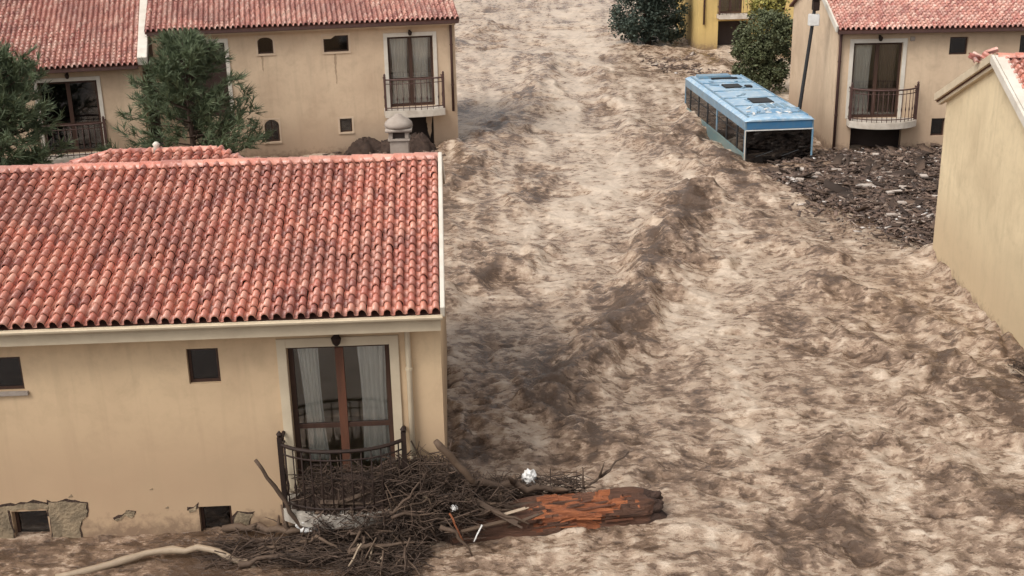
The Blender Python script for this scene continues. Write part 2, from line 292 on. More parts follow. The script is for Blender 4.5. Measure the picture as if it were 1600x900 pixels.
def build_water():
    ys = [12.4]
    while ys[-1] < 135: ys.append(ys[-1] * 1.00285)
    ys = np.array(ys); nx = 560
    xl = np.where(ys < 30, -9 - (ys - 12.4) * 0.28, -13.9); xr = 10.5 + (ys - 12.4) * 0.09
    s = np.linspace(0, 1, nx); Y = np.repeat(ys[:, None], nx, 1); X = xl[:, None] + (xr - xl)[:, None] * s[None, :]
    rr = np.random.RandomState(3); X = X + (rr.rand(*X.shape) - .5) * 0.012
    X0, Y0 = X, Y; step = Y * 0.00285
    wx = X + 0.40 * perlin(X / 1.9, Y / 1.9, 1) + 0.12 * perlin(X / .7, Y / .7, 2)
    wy = Y + 0.40 * perlin(X / 1.9, Y / 1.9, 3) + 0.12 * perlin(X / .7, Y / .7, 4)
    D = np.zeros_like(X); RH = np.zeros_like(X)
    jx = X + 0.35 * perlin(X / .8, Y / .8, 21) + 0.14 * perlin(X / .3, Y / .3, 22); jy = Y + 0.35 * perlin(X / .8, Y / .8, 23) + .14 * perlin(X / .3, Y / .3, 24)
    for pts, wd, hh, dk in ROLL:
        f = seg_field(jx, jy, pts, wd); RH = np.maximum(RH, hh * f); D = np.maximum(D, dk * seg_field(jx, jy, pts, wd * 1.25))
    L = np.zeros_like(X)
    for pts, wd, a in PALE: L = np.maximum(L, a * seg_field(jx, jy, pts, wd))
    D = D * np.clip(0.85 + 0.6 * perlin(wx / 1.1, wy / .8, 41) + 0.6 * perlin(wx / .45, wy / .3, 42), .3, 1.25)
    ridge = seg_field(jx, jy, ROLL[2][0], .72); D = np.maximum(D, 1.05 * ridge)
    # in the lee of the front house the water is quiet
    lee = np.clip((-0.4 - X) / 1.4, 0, 1) * np.clip((16.4 - Y) / 0.8, 0, 1)
    far = np.clip((Y - 20) / 45, 0, 1)
    H = np.zeros_like(X); crest = np.zeros_like(X)
    octs = [(3.4, 2.6, .12, 0), (1.7, 1.15, .11, 1), (.9, .6, .10, 1), (.48, .33, .07, 1), (.25, .18, .045, 1), (.14, .11, .024, 1)]
    for i, (lx, ly, a, ridged) in enumerate(octs):
        sc = 1 + far * 0.6
        n = perlin(wx / (lx * sc), wy / (ly * sc), 5 + i)
        if ridged: n = 0.55 * (1 - 2.2 * np.abs(n)) + 0.45 * n
        att = np.clip(ly * sc / (4.0 * step) - 0.35, 0, 1)
        q = a * sc * att * n * (0.75 + 0.75 * D); H += q
        if i >= 1: crest += q
    raft = seg_field(X, Y, [(9.3, 37.6), (12.0, 37.8), (13.5, 35.5), (11.5, 33.5), (10.7, 31.0), (10.4, 35.0), (9.6, 36.4)], 1.5)
    H = (H * (1 - 0.75 * np.clip(raft * 1.4, 0, 1)) + RH) * (1 - 0.8 * lee)
    st = perlin(wx / 1.3, wy / 4.2, 31) * .5 + perlin(wx / .6, wy / .8, 32) * .4 + perlin(X / .30, Y / .26, 33) * .4 + perlin(X / .15, Y / .12, 34) * .3
    fx = X + .35 * perlin(X / 2.5, Y / 5, 51); st = st + (.30 + .25 * far) * perlin(fx / .55, Y / 5.0, 52) + .22 * perlin(fx / .25, Y / 2.2, 53)
    foam_shade = 0.50 + 0.50 * st + 1.7 * crest - 0.54 * D + 0.30 * L + 0.10 * far - 0.13 * np.clip((27 - Y) / 9, 0, 1) - 0.34 * lee  # foam tone with wave shading painted in: crests paler, troughs darker
    V = np.stack([X0, Y0, H], -1).reshape(-1, 3)
    ny = len(ys); idx = np.arange(ny * nx).reshape(ny, nx)
    F = np.stack([idx[:-1, :-1], idx[:-1, 1:], idx[1:, 1:], idx[1:, :-1]], -1).reshape(-1, 4)
    m, t, b = nmat('muddy_water'); at = t.nodes.new('ShaderNodeAttribute'); at.attribute_name = 'foam_shade'
    g = t.nodes.new('ShaderNodeNewGeometry')
    def mapped(sx, loc):
        mp = t.nodes.new('ShaderNodeMapping'); mp.inputs['Scale'].default_value = (sx, 1, 1); mp.inputs['Location'].default_value = loc; t.links.new(g.outputs['Position'], mp.inputs[0]); return mp.outputs[0]
    n1 = noise(t, mapped(.75, (0, 0, 0)), 5.0, 8, 0.72, 0.15); n2 = noise(t, mapped(.8, (5, 1, 0)), 15, 5, 0.7, 0.0); n3 = noise(t, mapped(.9, (9, 4, 0)), 1.1, 5, 0.6, 0.1)
    s1 = ramp(t, noise(t, mapped(.62, (3.1, 7.7, 0)), 6.5, 5, 0.62, 0.25), [(0.53, (0, 0, 0)), (0.60, (1, 1, 1))]); s2 = ramp(t, noise(t, mapped(.6, (1, 2, 0)), 8.0, 5, 0.62, 0.25), [(0.54, (0, 0, 0)), (0.61, (1, 1, 1))])
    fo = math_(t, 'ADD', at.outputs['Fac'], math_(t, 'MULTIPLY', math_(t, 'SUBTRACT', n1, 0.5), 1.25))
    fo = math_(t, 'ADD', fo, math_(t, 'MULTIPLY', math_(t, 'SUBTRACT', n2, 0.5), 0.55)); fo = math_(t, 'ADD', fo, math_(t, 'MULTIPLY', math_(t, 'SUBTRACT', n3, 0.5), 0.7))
    fo = math_(t, 'SUBTRACT', fo, math_(t, 'MULTIPLY', s1, 0.31)); fo = math_(t, 'ADD', math_(t, 'ADD', fo, 0.0), math_(t, 'MULTIPLY', s2, 0.22))  # dark strokes paint the shaded wavelet fronts into the water colour
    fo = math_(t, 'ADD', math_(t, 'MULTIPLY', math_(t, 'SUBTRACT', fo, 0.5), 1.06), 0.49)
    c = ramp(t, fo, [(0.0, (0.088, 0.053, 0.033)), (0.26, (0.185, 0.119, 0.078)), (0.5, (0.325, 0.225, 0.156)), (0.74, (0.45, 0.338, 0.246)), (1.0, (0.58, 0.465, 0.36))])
    t.links.new(c, b.inputs['Base Color'])
    rg = math_(t, 'ADD', 0.12, math_(t, 'MULTIPLY', fo, 0.3, True)); t.links.new(rg, b.inputs['Roughness']); b.inputs['Specular IOR Level'].default_value = 0.4
    hb = math_(t, 'ADD', math_(t, 'SUBTRACT', n1, math_(t, 'MULTIPLY', s1, 0.2)), math_(t, 'MULTIPLY', n2, 0.5)); bump(t, b, hb, 0.65, 0.11)
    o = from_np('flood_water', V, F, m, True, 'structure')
    a = o.data.attributes.new('foam_shade', 'FLOAT', 'POINT'); a.data.foreach_set('value', np.ascontiguousarray(foam_shade.ravel(), dtype=np.float32))
    q = MB(); q.quad((-600, -200, -.5), (600, -200, -.5), (600, 900, -.5), (-600, 900, -.5)); o2 = q.build('distant_water', m); o2['kind'] = 'structure'
    q = MB(); q.quad((-1200, -600, -3), (1200, -600, -3), (1200, 2000, -3), (-1200, 2000, -3)); o3 = q.build('ground', MT['muck_and_rim_shade']); o3['kind'] = 'structure'
build_water()

# ------------------------------------------------------------------ roofs
def tile_geo():
    px, ln = 0.205, 0.30
    prof = [(0.0, -0.004), (0.010, -0.030), (0.050, -0.036), (0.076, -0.028), (0.080, 0.022), (0.100, 0.062), (0.138, 0.080), (0.176, 0.062), (0.198, 0.022), (0.204, -0.004)]
    V = []; n = len(prof)
    for x, z in prof: V.append((x, 0.0, z + (0.048 if z > -.02 else 0.026)))
    for x, z in prof: V.append((x + (0.006 if x < 0.14 and x > .07 else (-0.006 if x > .15 else 0)), ln, z * 0.85))
    for x, z in prof: V.append((x, 0.006, z + 0.012))
    F = [(i, i + 1, n + i + 1, n + i) for i in range(n - 1)] + [(2 * n + i, 2 * n + i + 1, i + 1, i) for i in range(n - 1)]
    return np.array(V) * np.array([.82, .82, .86]), np.array(F)
TV, TF = tile_geo(); PX = 0.168
def basis(xd, up):
    xd = Vector(xd).normalized(); up = Vector(up).normalized(); nz = xd.cross(up); return Matrix((xd, up, nz)).transposed()
def tile_field(origin, xd, up, ncol, nrow, gauge, parent, mat, n_ind, keep=None, wob=0.0):
    B = basis(xd, up); origin = Vector(origin); me = None; Vs = []; Fs = []; k = 0; base = len(TV)
    for j in range(nrow):
        for i in range(ncol):
            if keep and not keep(i, j): continue
            o = origin + B @ Vector((i * PX + rnd.uniform(-.006, .006), j * gauge + rnd.uniform(-.010, .010), rnd.uniform(-.004, .006) + wob * sin(i * .37 + j * .5)))
            Rm = B @ Matrix.Rotation(rnd.uniform(-.03, .03), 3, 'Z') @ Matrix.Rotation(rnd.uniform(-.02, .02), 3, 'X')
            if k < n_ind:
                if me is None:
                    q = MB(); q.add([tuple(v) for v in TV], [tuple(int(a) for a in f) for f in TF]); me = q.mesh('roof_tile', mat, True, False)
                t = bpy.data.objects.new('roof_tile', me); COL.objects.link(t); t.parent = parent
                t.matrix_basis = Matrix.Translation(o) @ Rm.to_4x4()
            else:
                Vs.append(TV @ np.array(Rm).T + np.array(o)); Fs.append(TF + base * len(Fs))
            k += 1
    if Vs: from_np('roof_tiles', np.concatenate(Vs), np.concatenate(Fs), mat, True, 'stuff', parent)
def ridge_row(p0, p1, parent, mat, rad=0.11, ln=0.34):
    p0 = Vector(p0); p1 = Vector(p1); d = (p1 - p0).normalized(); L = (p1 - p0).length; n = max(1, int(L / ln))
    q = MB(); V = []; F = []; k = 7
    for yy, rr in ((0, rad * 1.06), (ln * 1.12, rad * .92)):
        for i in range(k): a = pi * i / (k - 1); V.append((rr * cos(a), yy, rr * 0.8 * sin(a)))
    for i in range(k): a = pi * i / (k - 1); V.append((rad * .88 * cos(a), .004, rad * .66 * sin(a)))
    F = [(i, i + 1, k + i + 1, k + i) for i in range(k - 1)] + [(2 * k + i, 2 * k + i + 1, i + 1, i) for i in range(k - 1)]
    q.add(V, F); me = q.mesh('ridge_tile', mat, True, False)
    side = d.cross(Vector((0, 0, 1))).normalized(); B = Matrix((side, d, side.cross(d))).transposed()
    for i in range(n):
        o = bpy.data.objects.new('ridge_tile', me); COL.objects.link(o); o.parent = parent
        o.matrix_basis = Matrix.Translation(p0 + d * (i * L / n) + Vector((0, 0, rnd.uniform(-.006, .01)))) @ (B @ Matrix.Rotation(rnd.uniform(-.03, .03), 3, 'Z')).to_4x4()

# ------------------------------------------------------------------ house pieces (local frame: x along the facade, y into the house, z up)
def facade(mb, x0, x1, z0, z1, ops, depth=0.2, y=0.0):
    xs = sorted({x0, x1, *[a for o in ops for a in (o[0], o[1]) if x0 < a < x1]}); zs = sorted({z0, z1, *[a for o in ops for a in (o[2], o[3]) if z0 < a < z1]})
    for a, b in zip(xs[:-1], xs[1:]):
        for c, d in zip(zs[:-1], zs[1:]):
            mx, mz = (a + b) / 2, (c + d) / 2
            if any(o[0] < mx < o[1] and o[2] < mz < o[3] for o in ops): continue
            mb.quad((a, y, c), (b, y, c), (b, y, d), (a, y, d))
    for a, b, c, d in ops:
        c = max(c, z0); a = max(a, x0); b = min(b, x1)
        mb.quad((a, y, c), (a, y + depth, c), (a, y + depth, d), (a, y, d)); mb.quad((b, y, c), (b, y, d), (b, y + depth, d), (b, y + depth, c))
        mb.quad((a, y, d), (a, y + depth, d), (b, y + depth, d), (b, y, d)); mb.quad((a, y, c), (b, y, c), (b, y + depth, c), (a, y + depth, c))
def house_shell(parent, x0, x1, z0, z1, depth, ops, mat, ridge_z, ridge_y):
    mb = MB(); facade(mb, x0, x1, z0, z1, ops)
    for x in (x0, x1):
        mb.add([(x, 0, z0), (x, depth, z0), (x, depth, z1), (x, ridge_y, ridge_z), (x, 0, z1)], [(0, 1, 2, 3, 4)])
    mb.quad((x0, depth, z0), (x1, depth, z0), (x1, depth, z1), (x0, depth, z1))
    return mb.build('wall', mat, parent, fix=False)
def window(parent, x0, x1, z0, z1, dep=0.10, frame='wood_dark', pane='glass_dark', back='dark', bars=True):
    f = 0.045; mb = MB()
    mb.box(x0, x0 + f, dep, dep + .05, z0, z1); mb.box(x1 - f, x1, dep, dep + .05, z0, z1)
    mb.box(x0 + f, x1 - f, dep, dep + .05, z1 - f, z1); mb.box(x0 + f, x1 - f, dep, dep + .05, z0, z0 + f)
    if bars: mb.box((x0 + x1) / 2 - .015, (x0 + x1) / 2 + .015, dep + .004, dep + .046, z0 + f, z1 - f)
    w_ = mb.build('window', MT[frame], parent)
    q = MB(); q.box(x0 + f, x1 - f, dep + .02, dep + .028, z0 + f, z1 - f); q.build('pane', MT[pane], w_)
    q = MB(); q.box(x0 - .02, x1 + .02, dep + .25, dep + .27, z0 - .02, z1 + .02); q.build('window_backing', MT[back], w_)  # backing sheet; in the dark colour it stands for the unlit room
    return w_
def arch_fill(mb, x0, x1, z1, rise, dep):     # plaster corners that turn a square head into a segmental arch
    n = 6; xm = (x0 + x1) / 2; hw = (x1 - x0) / 2
    for s in (-1, 1):
        poly = [(xm + s * hw, z1 + .001)] + [(xm + s * hw * cos(a), z1 - rise + rise * sin(a)) for a in [pi / 2 * k / n for k in range(n + 1)]]
        mb.prism(poly, -.003, dep)
def surround(parent, x0, x1, z0, z1, wd, mat, proud=0.035, bottom=False):
    mb = MB(); mb.box(x0 - wd, x0, -proud, .02, z0, z1 + wd); mb.box(x1, x1 + wd, -proud, .02, z0, z1 + wd); mb.box(x0, x1, -proud, .02, z1, z1 + wd)
    if bottom: mb.box(x0 - wd, x1 + wd, -proud - .02, .02, z0 - .06, z0)
    return mb.build('door_surround' if not bottom else 'window_surround', mat, parent, bev=0.006)
def balcony_door(parent, x0, x1, z0, z1, mid='wood_dark', side='wood_dark', dep=0.14, glass='glass', rail_z=0.85, toprail=False):
    f = 0.075; mb = MB(); y0, y1 = dep, dep + .06
    mb.box(x0, x0 + f, y0, y1, z0, z1); mb.box(x1 - f, x1, y0, y1, z0, z1); mb.box(x0 + f, x1 - f, y0, y1, z1 - f, z1); mb.box(x0 + f, x1 - f, y0, y1, z0, z0 + .1)
    d = mb.build('balcony_door', MT[side], parent)
    xm = (x0 + x1) / 2
    q = MB(); q.box(xm - .06, xm + .06, y0 - .012, y1 - .004, z0 + .1, z1 - f); q.build('meeting_stile', MT[mid], d)
    for a, b in ((x0 + f, xm - .06), (xm + .06, x1 - f)):
        q = MB(); q.box(a, b, y0 + .004, y1 - .008, z0 + rail_z, z0 + rail_z + .07); q.build('mid_rail', MT[side], d)
        q = MB(); q.box(a, b, y0 + .026, y0 + .032, z0 + .1, z1 - f); q.build('glass_pane', MT[glass], d)
    return d
def curtain(x0, x1, z0, z1, y, label, frame, group=None, swing=0.0):
    mb = MB(); n = 26; V = []
    for j in range(7):
        t = j / 6.0; zz = z1 + (z0 - z1) * t
        for i in range(n):
            s = i / (n - 1); gather = 1 - 0.15 * sin(t * pi)
            V.append((x0 + (x1 - x0) * (0.5 + (s - .5) * gather) + swing * t, y + 0.035 * sin(s * 34 + .6 * t) * (0.6 + .4 * t), zz))
    F = [(j * n + i, j * n + i + 1, (j + 1) * n + i + 1, (j + 1) * n + i) for j in range(6) for i in range(n - 1)]
    mb.add(V, F); o = mb.build('curtain', MT['cloth'], None, True, fix=False)
    o.location = frame.location; o.rotation_euler = frame.rotation_euler
    return tag(o, label, 'curtain', group)
def bow(x0, x1, d, flat=0.5, n=13):
    pts = []
    for i in range(n):
        t = i / (n - 1); s = 2 * t - 1; pts.append((x0 + (x1 - x0) * t, -d * (1 - abs(s) ** 2.6 * (1 - flat)) if 0 < i < n - 1 else -d * flat))
    return pts
def balcony(parent, x0, x1, zt, thick, d, slab_mat, iron, rail_h=1.02, flat=0.5, nbal=15, tipped=False):
    pts = bow(x0, x1, d, flat); mb = MB()
    poly = [(x0, 0.0)] + pts + [(x1, 0.0)]
    mb.prism_z(poly, zt - thick, zt); mb.build('balcony_slab', slab_mat, parent, bev=0.012)
    ins = [(x0 + (p[0] - x0) * .97 + (x1 - x0) * .015, p[1] + .06) for p in pts]
    full = [(ins[0][0], -.03)] + ins + [(ins[-1][0], -.03)]
    mb = MB(); mb.tube([(x, y, zt + rail_h) for x, y in full], .028, 6); mb.tube([(x, y, zt + .09) for x, y in full], .018, 5)
    mb.tube([(x, y, zt + rail_h - .14) for x, y in full], .014, 5)
    rl = mb.build('railing', iron, parent)
    L = [0]
    for a, b in zip(full[:-1], full[1:]): L.append(L[-1] + math.hypot(b[0] - a[0], b[1] - a[1]))
    def at(s):
        for i in range(len(L) - 1):
            if s <= L[i + 1]: t = (s - L[i]) / max(1e-6, L[i + 1] - L[i]); return (full[i][0] + (full[i + 1][0] - full[i][0]) * t, full[i][1] + (full[i + 1][1] - full[i][1]) * t)
        return full[-1]
    bmx = MB(); bmx.tube([(0, 0, 0), (0, 0, rail_h * .3), (0, 0, rail_h * .38), (0, 0, rail_h * .46), (0, 0, rail_h)], [.011, .011, .026, .011, .011], 5); me = bmx.mesh('baluster', iron, True)
    for i in range(nbal):
        x, y = at(L[-1] * (i + .5) / nbal); o = bpy.data.objects.new('baluster', me); COL.objects.link(o); o.parent = rl; o.location = (x, y, zt)
    for i in (1, len(full) - 2):
        q = MB(); x, y = full[i]; q.box(x - .035, x + .035, y - .035, y + .035, zt, zt + rail_h + .12); q.tube([(x, y, zt + rail_h + .12), (x, y, zt + rail_h + .16), (x, y, zt + rail_h + .21)], [.02, .045, .012], 8)
        q.build('railing_post', iron, rl)
    return rl
def drainpipe(parent, x, z0, z1, mat, rad=.045, y=-.07, top=None, dx=0):
    mb = MB(); pts = [(x + dx, y, z0), (x, y, z1 - .25), (x, y, z1 - .12)]
    pts += [(x, y, z1)] if top is None else [(x, top, z1 + .02)]
    mb.tube(pts, rad, 8); d = mb.build('drainpipe', mat, parent, True)
    for zz in (z0 + (z1 - z0) * .3, z0 + (z1 - z0) * .75):
        q = MB(); xx = x + dx * (z1 - zz) / (z1 - z0); q.tube([(xx, y, zz - .02), (xx, y, zz + .02)], rad + .012, 8); q.box(xx - .012, xx + .012, y, -.002, zz - .012, zz + .012); q.build('pipe_clip', mat, d)
    return d
def wall_lamp(parent, x, z, y=-.03):
    mb = MB(); mb.box(x - .035, x + .035, y, .0, z - .05, z + .05); mb.tube([(x, y, z), (x, y - .08, z + .03), (x, y - .12, z - .01)], .014, 6)
    l = mb.build('wall_lamp', MT['iron'], parent)
    q = MB(); q.tube([(x, y - .12, z - .13), (x, y - .12, z - .10), (x, y - .12, z - .02), (x, y - .12, z + .01), (x, y - .12, z + .05)], [.03, .055, .075, .05, .01], 8); q.build('lantern', MT['iron'], l); return l
def roof(parent, x0, x1, ey, ez, ry, rz, by, bz, mat, under, ncol, nrow, gauge, n_ind, xstart, ridge=True, keep=None, thick=0.07, wob=0.0):
    mb = MB(); pl = [(ey, ez), (ry, rz), (by, bz)]
    prof = [(y, z - .035) for y, z in pl] + [(y, z - .035 - thick) for y, z in reversed(pl)]
    n = len(prof); V = [(x0, y, z) for y, z in prof] + [(x1, y, z) for y, z in prof]
    F = [tuple(range(n)), tuple(range(2 * n - 1, n - 1, -1))] + [(i, i + n, (i + 1) % n + n, (i + 1) % n) for i in range(n)]
    mb.add(V, F); rf = mb.build('roof', under, parent)
    up = Vector((0, ry - ey, rz - ez))
    tile_field((xstart, ey - .03 * up.y / up.length, ez - .03 * up.z / up.length), (1, 0, 0), up, ncol, nrow, gauge, rf, mat, n_ind, keep, wob)
    if ridge: ridge_row((x0, ry, rz + .02), (x1, ry, rz + .02), rf, mat)
    return rf

# ------------------------------------------------------------------ front house
H1 = thing('terracotta_house', 'cream house with big terracotta roof standing in the flood, nearest to the viewer at left', 'house', (-1.04, 16.21, 0), radians(2.57))
ops1 = [(-2.197, -.734, .62, 2.91), (-3.61, -3.16, 2.40, 2.94), (-6.62, -5.93, 2.40, 2.92), (-3.69, -3.21, -.3, .42), (-6.42, -5.905, -.3, .47)]
house_shell(H1, -10.2, 0, -2.0, 3.36, 6.8, ops1, MT['plaster_near'], 4.72, 3.4)
surround(H1, -2.197, -.734, .62, 2.91, .135, MT['trim'])
balcony_door(H1, -2.197, -.734, .62, 2.91, 'wood_red', 'wood_dark', .12, 'glass', .95)
window(H1, -3.61, -3.16, 2.40, 2.94, .07, 'wood_dark', 'glass_dark', 'shutter', False)
window(H1, -6.62, -5.93, 2.40, 2.92, .07, 'wood_dark', 'glass_dark', 'shutter', False)
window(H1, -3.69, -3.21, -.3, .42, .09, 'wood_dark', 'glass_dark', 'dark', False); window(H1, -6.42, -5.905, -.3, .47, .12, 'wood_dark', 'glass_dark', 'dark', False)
mb = MB(); mb.box(-6.66, -5.88, -.05, .05, 2.34, 2.399); mb.build('window_sill', MT['concrete'], H1, bev=.006)
mb = MB()   # the room behind the balcony door
for q in (((-3.0, 2.6, .6), (-.15, 2.6, .6), (-.15, 2.6, 3.0), (-3.0, 2.6, 3.0)), ((-3.0, .21, .6), (-3.0, 2.6, .6), (-3.0, 2.6, 3.0), (-3.0, .21, 3.0)), ((-.15, .21, .6), (-.15, 2.6, .6), (-.15, 2.6, 3.0), (-.15, .21, 3.0)), ((-3.0, .21, .601), (-.15, .21, .601), (-.15, 2.6, .601), (-3.0, 2.6, .601)), ((-3.0, .21, 3.0), (-.15, .21, 3.0), (-.15, 2.6, 3.0), (-3.0, 2.6, 3.0))): mb.quad(*q)
mb.build('room', MT['interior'], H1)
curtain(-2.08, -1.78, 1.0, 2.84, .235, 'narrow white curtain drawn to the left side of the near balcony door', H1, swing=.06)
curtain(-1.22, -.80, .95, 2.84, .235, 'wide white curtain covering the right leaf of the near balcony door', H1)
balcony(H1, -2.36, -.55, .60, .20, .80, MT['slab_dirty'], MT['iron'], 1.0, .62, 19)
wall_lamp(H1, -1.465, 3.10)
rf1 = roof(H1, -10.3, .03, -.40, 3.46, 3.4, 4.84, 7.2, 3.4, MT['tile'], MT['underlay'], 46, 17, .2385, 0, -9.42, wob=.006) if False else None
mb = MB()
def slab_roof(parent, x0, x1, pl, under, thick=.07, name='roof'):
    mb = MB(); prof = [(y, z - .04) for y, z in pl] + [(y, z - .04 - thick) for y, z in reversed(pl)]; n = len(prof)
    V = [(x0, y, z) for y, z in prof] + [(x1, y, z) for y, z in prof]
    F = [tuple(range(n)), tuple(range(2 * n - 1, n - 1, -1))] + [(i, i + n, (i + 1) % n + n, (i + 1) % n) for i in range(n)]
    mb.add(V, F); return mb.build(name, under, parent)
rf1 = slab_roof(H1, -10.3, .02, [(-.40, 3.50), (3.4, 4.80), (7.2, 3.46)], MT['underlay'])
up1 = Vector((0, 3.80, 1.30)); NC = 57; X0T = .015 - NC * PX
def keep_near(i, j): return True
tile_field((X0T + 10 * PX, -.43, 3.51), (1, 0, 0), up1, NC - 10, 21, .1935, rf1, MT['tile'], 300, None, .005)
tile_field((X0T, -.43, 3.51), (1, 0, 0), up1, 10, 21, .1935, rf1, MT['tile'], 0, None, .005)
ridge_row((-10.3, 3.42, 4.81), (-.02, 3.42, 4.81), rf1, MT['tile'], .12)
# raised hipped rear wing: its tiled hip shows above the ridge
hp = Vector((0, 3.78, 1.39)).normalized(); n_ = 4
mb = MB(); a0 = Vector((0, 3.62, 4.86))
pw = [(-6.35, 3.55, 4.74), (-3.0, 3.55, 4.74), (-3.75, 4.25, 4.87), (-5.5, 4.25, 4.87)]
mb.add(pw + [(-6.2, 5.0, 4.2), (-3.1, 5.0, 4.2), (-3.9, 4.6, 4.78), (-5.4, 4.6, 4.78)], [(0, 1, 2, 3), (3, 2, 6, 7), (0, 3, 7, 4), (1, 5, 6, 2), (4, 7, 6, 5)])
wing = mb.build('rear_wing_roof', MT['underlay'], H1)
tile_field((-6.3, 3.53, 4.75), (1, 0, 0), (0, .70, .13), 20, 4, .185, wing, MT['tile'], 999, lambda i, j: abs((i + .5) * PX - 1.68) < 1.62 - j * .2)
ridge_row((-6.3, 3.56, 4.76), (-5.5, 4.25, 4.87), wing, MT['tile'], .09); ridge_row((-3.75, 4.25, 4.87), (-3.05, 3.56, 4.76), wing, MT['tile'], .09); ridge_row((-5.5, 4.25, 4.88), (-3.75, 4.25, 4.88), wing, MT['tile'], .09)
mb = MB(); mb.tube([(-4.72, 4.2, 4.88), (-4.72, 4.2, 4.98), (-4.72, 4.2, 5.02), (-4.72, 4.2, 5.06)], [.07, .045, .065, .02], 10); mb.build('finial', MT['trim_white'], wing, True)
# eaves
mb = MB(); mb.box(-10.25, -.002, -.30, -.002, 3.20, 3.29); mb.build('soffit', MT['trim'], H1, bev=.01)
mb = MB(); mb.box(-10.25, .02, -.41, -.303, 3.235, 3.45); mb.build('fascia', MT['trim'], H1)
mb = MB(); V = []; k = 8
for x in (-10.3, .05):
    for i in range(k): a = pi + pi * i / (k - 1); V.append((x, -.475 + .062 * cos(a), 3.475 + .058 * sin(a)))
    for i in range(k): a = 2 * pi - pi * i / (k - 1); V.append((x, -.475 + .05 * cos(a), 3.475 + .046 * sin(a)))
n = 2 * k; mb.add(V, [(i, (i + 1) % n, n + (i + 1) % n, n + i) for i in range(n)] + [tuple(range(n)), tuple(range(2 * n - 1, n - 1, -1))]); mb.build('gutter', MT['trim'], H1)
mb = MB(); d = up1.normalized(); nn = Vector((0, -d.z, d.y)); mb.obox(Vector((.055, 1.5, 4.15)) + nn * .03, (Vector((.032, 0, 0)), d * 2.04, nn * .085)); mb.build('verge_board', MT['trim_white'], H1, bev=.008)
mb = MB(); mb.obox(Vector((.055, 5.3, 4.13)) + Vector((0, d.z, d.y)) * .02, (Vector((.032, 0, 0)), Vector((0, d.y, -d.z)) * 2.04, Vector((0, d.z, d.y)) * .085)); mb.build('verge_board', MT['trim_white'], H1, bev=.008)
drainpipe(H1, -.465, .2, 3.32, MT['trim'], .042, -.075, top=-.38)
# chimney on the rear slope
mb = MB(); cx, cy = -.66, 4.75
mb.box(cx - .16, cx + .16, cy - .16, cy + .16, 3.9, 4.86); mb.box(cx - .19, cx + .19, cy - .19, cy + .19, 4.862, 4.90)
for sx in (-1, 1):
    for sy in (-1, 1): mb.box(cx + sx * .14 - .035, cx + sx * .14 + .035, cy + sy * .14 - .035, cy + sy * .14 + .035, 4.901, 5.02)
ch = mb.build('chimney', MT['concrete'], rf1, bev=.006)
mb = MB(); mb.box(cx - .23, cx + .23, cy - .21, cy + .21, 5.021, 5.07); mb.tube([(cx, cy, 5.072), (cx, cy, 5.10), (cx, cy, 5.16), (cx, cy, 5.22), (cx, cy, 5.26), (cx, cy, 5.30)], [.21, .25, .24, .18, .09, .06], 14); mb.build('chimney_cap', MT['concrete'], ch, True)
mb = MB(); mb.box(cx - .1, cx + .1, cy - .1, cy + .1, 4.901, 5.018); mb.build('flue', MT['dark'], ch)
# broken plaster near the waterline
def blot(parent, pts, name='exposed_masonry', mat='masonry', proud=.012):
    mb = MB(); P_ = []
    for (a, b), (c, d_) in zip(pts, pts[1:] + pts[:1]):
        n = max(1, int(math.hypot(c - a, d_ - b) / .07))
        for k in range(n): t = k / n; P_.append((a + (c - a) * t + rnd.uniform(-.02, .02), b + (d_ - b) * t + rnd.uniform(-.022, .022)))
    mb.prism(P_, -proud, .01); o_ = mb.build(name, MT[mat], parent)
    if name == 'exposed_masonry':
        cx_ = sum(q[0] for q in P_) / len(P_); rim = MB(); rim.prism([(x + (.03 if x > cx_ else -.03) * rnd.uniform(.2, 1.2), z + rnd.uniform(.0, .05)) for x, z in P_], -proud + .004, .009); rim.build('painted_edge_shadow', MT['muck_and_rim_shade'], o_)  # dark rim paints a shadow edge around the broken plaster
    return o_
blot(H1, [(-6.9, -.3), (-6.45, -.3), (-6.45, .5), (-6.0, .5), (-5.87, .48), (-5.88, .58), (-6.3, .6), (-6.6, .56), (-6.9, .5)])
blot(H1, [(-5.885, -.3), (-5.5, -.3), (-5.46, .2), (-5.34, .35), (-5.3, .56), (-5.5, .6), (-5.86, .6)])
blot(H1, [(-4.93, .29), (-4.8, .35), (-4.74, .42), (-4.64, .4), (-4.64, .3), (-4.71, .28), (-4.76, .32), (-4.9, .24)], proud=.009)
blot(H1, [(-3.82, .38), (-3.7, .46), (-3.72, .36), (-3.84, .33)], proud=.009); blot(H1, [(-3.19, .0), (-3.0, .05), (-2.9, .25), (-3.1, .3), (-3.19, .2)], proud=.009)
for x, z in ((-4.36, .72), (-4.18, .43), (-5.55, .66)): blot(H1, [(x, z), (x + .05, z + .01), (x + .03, z + .04)], 'plaster_chip', 'masonry', .008)

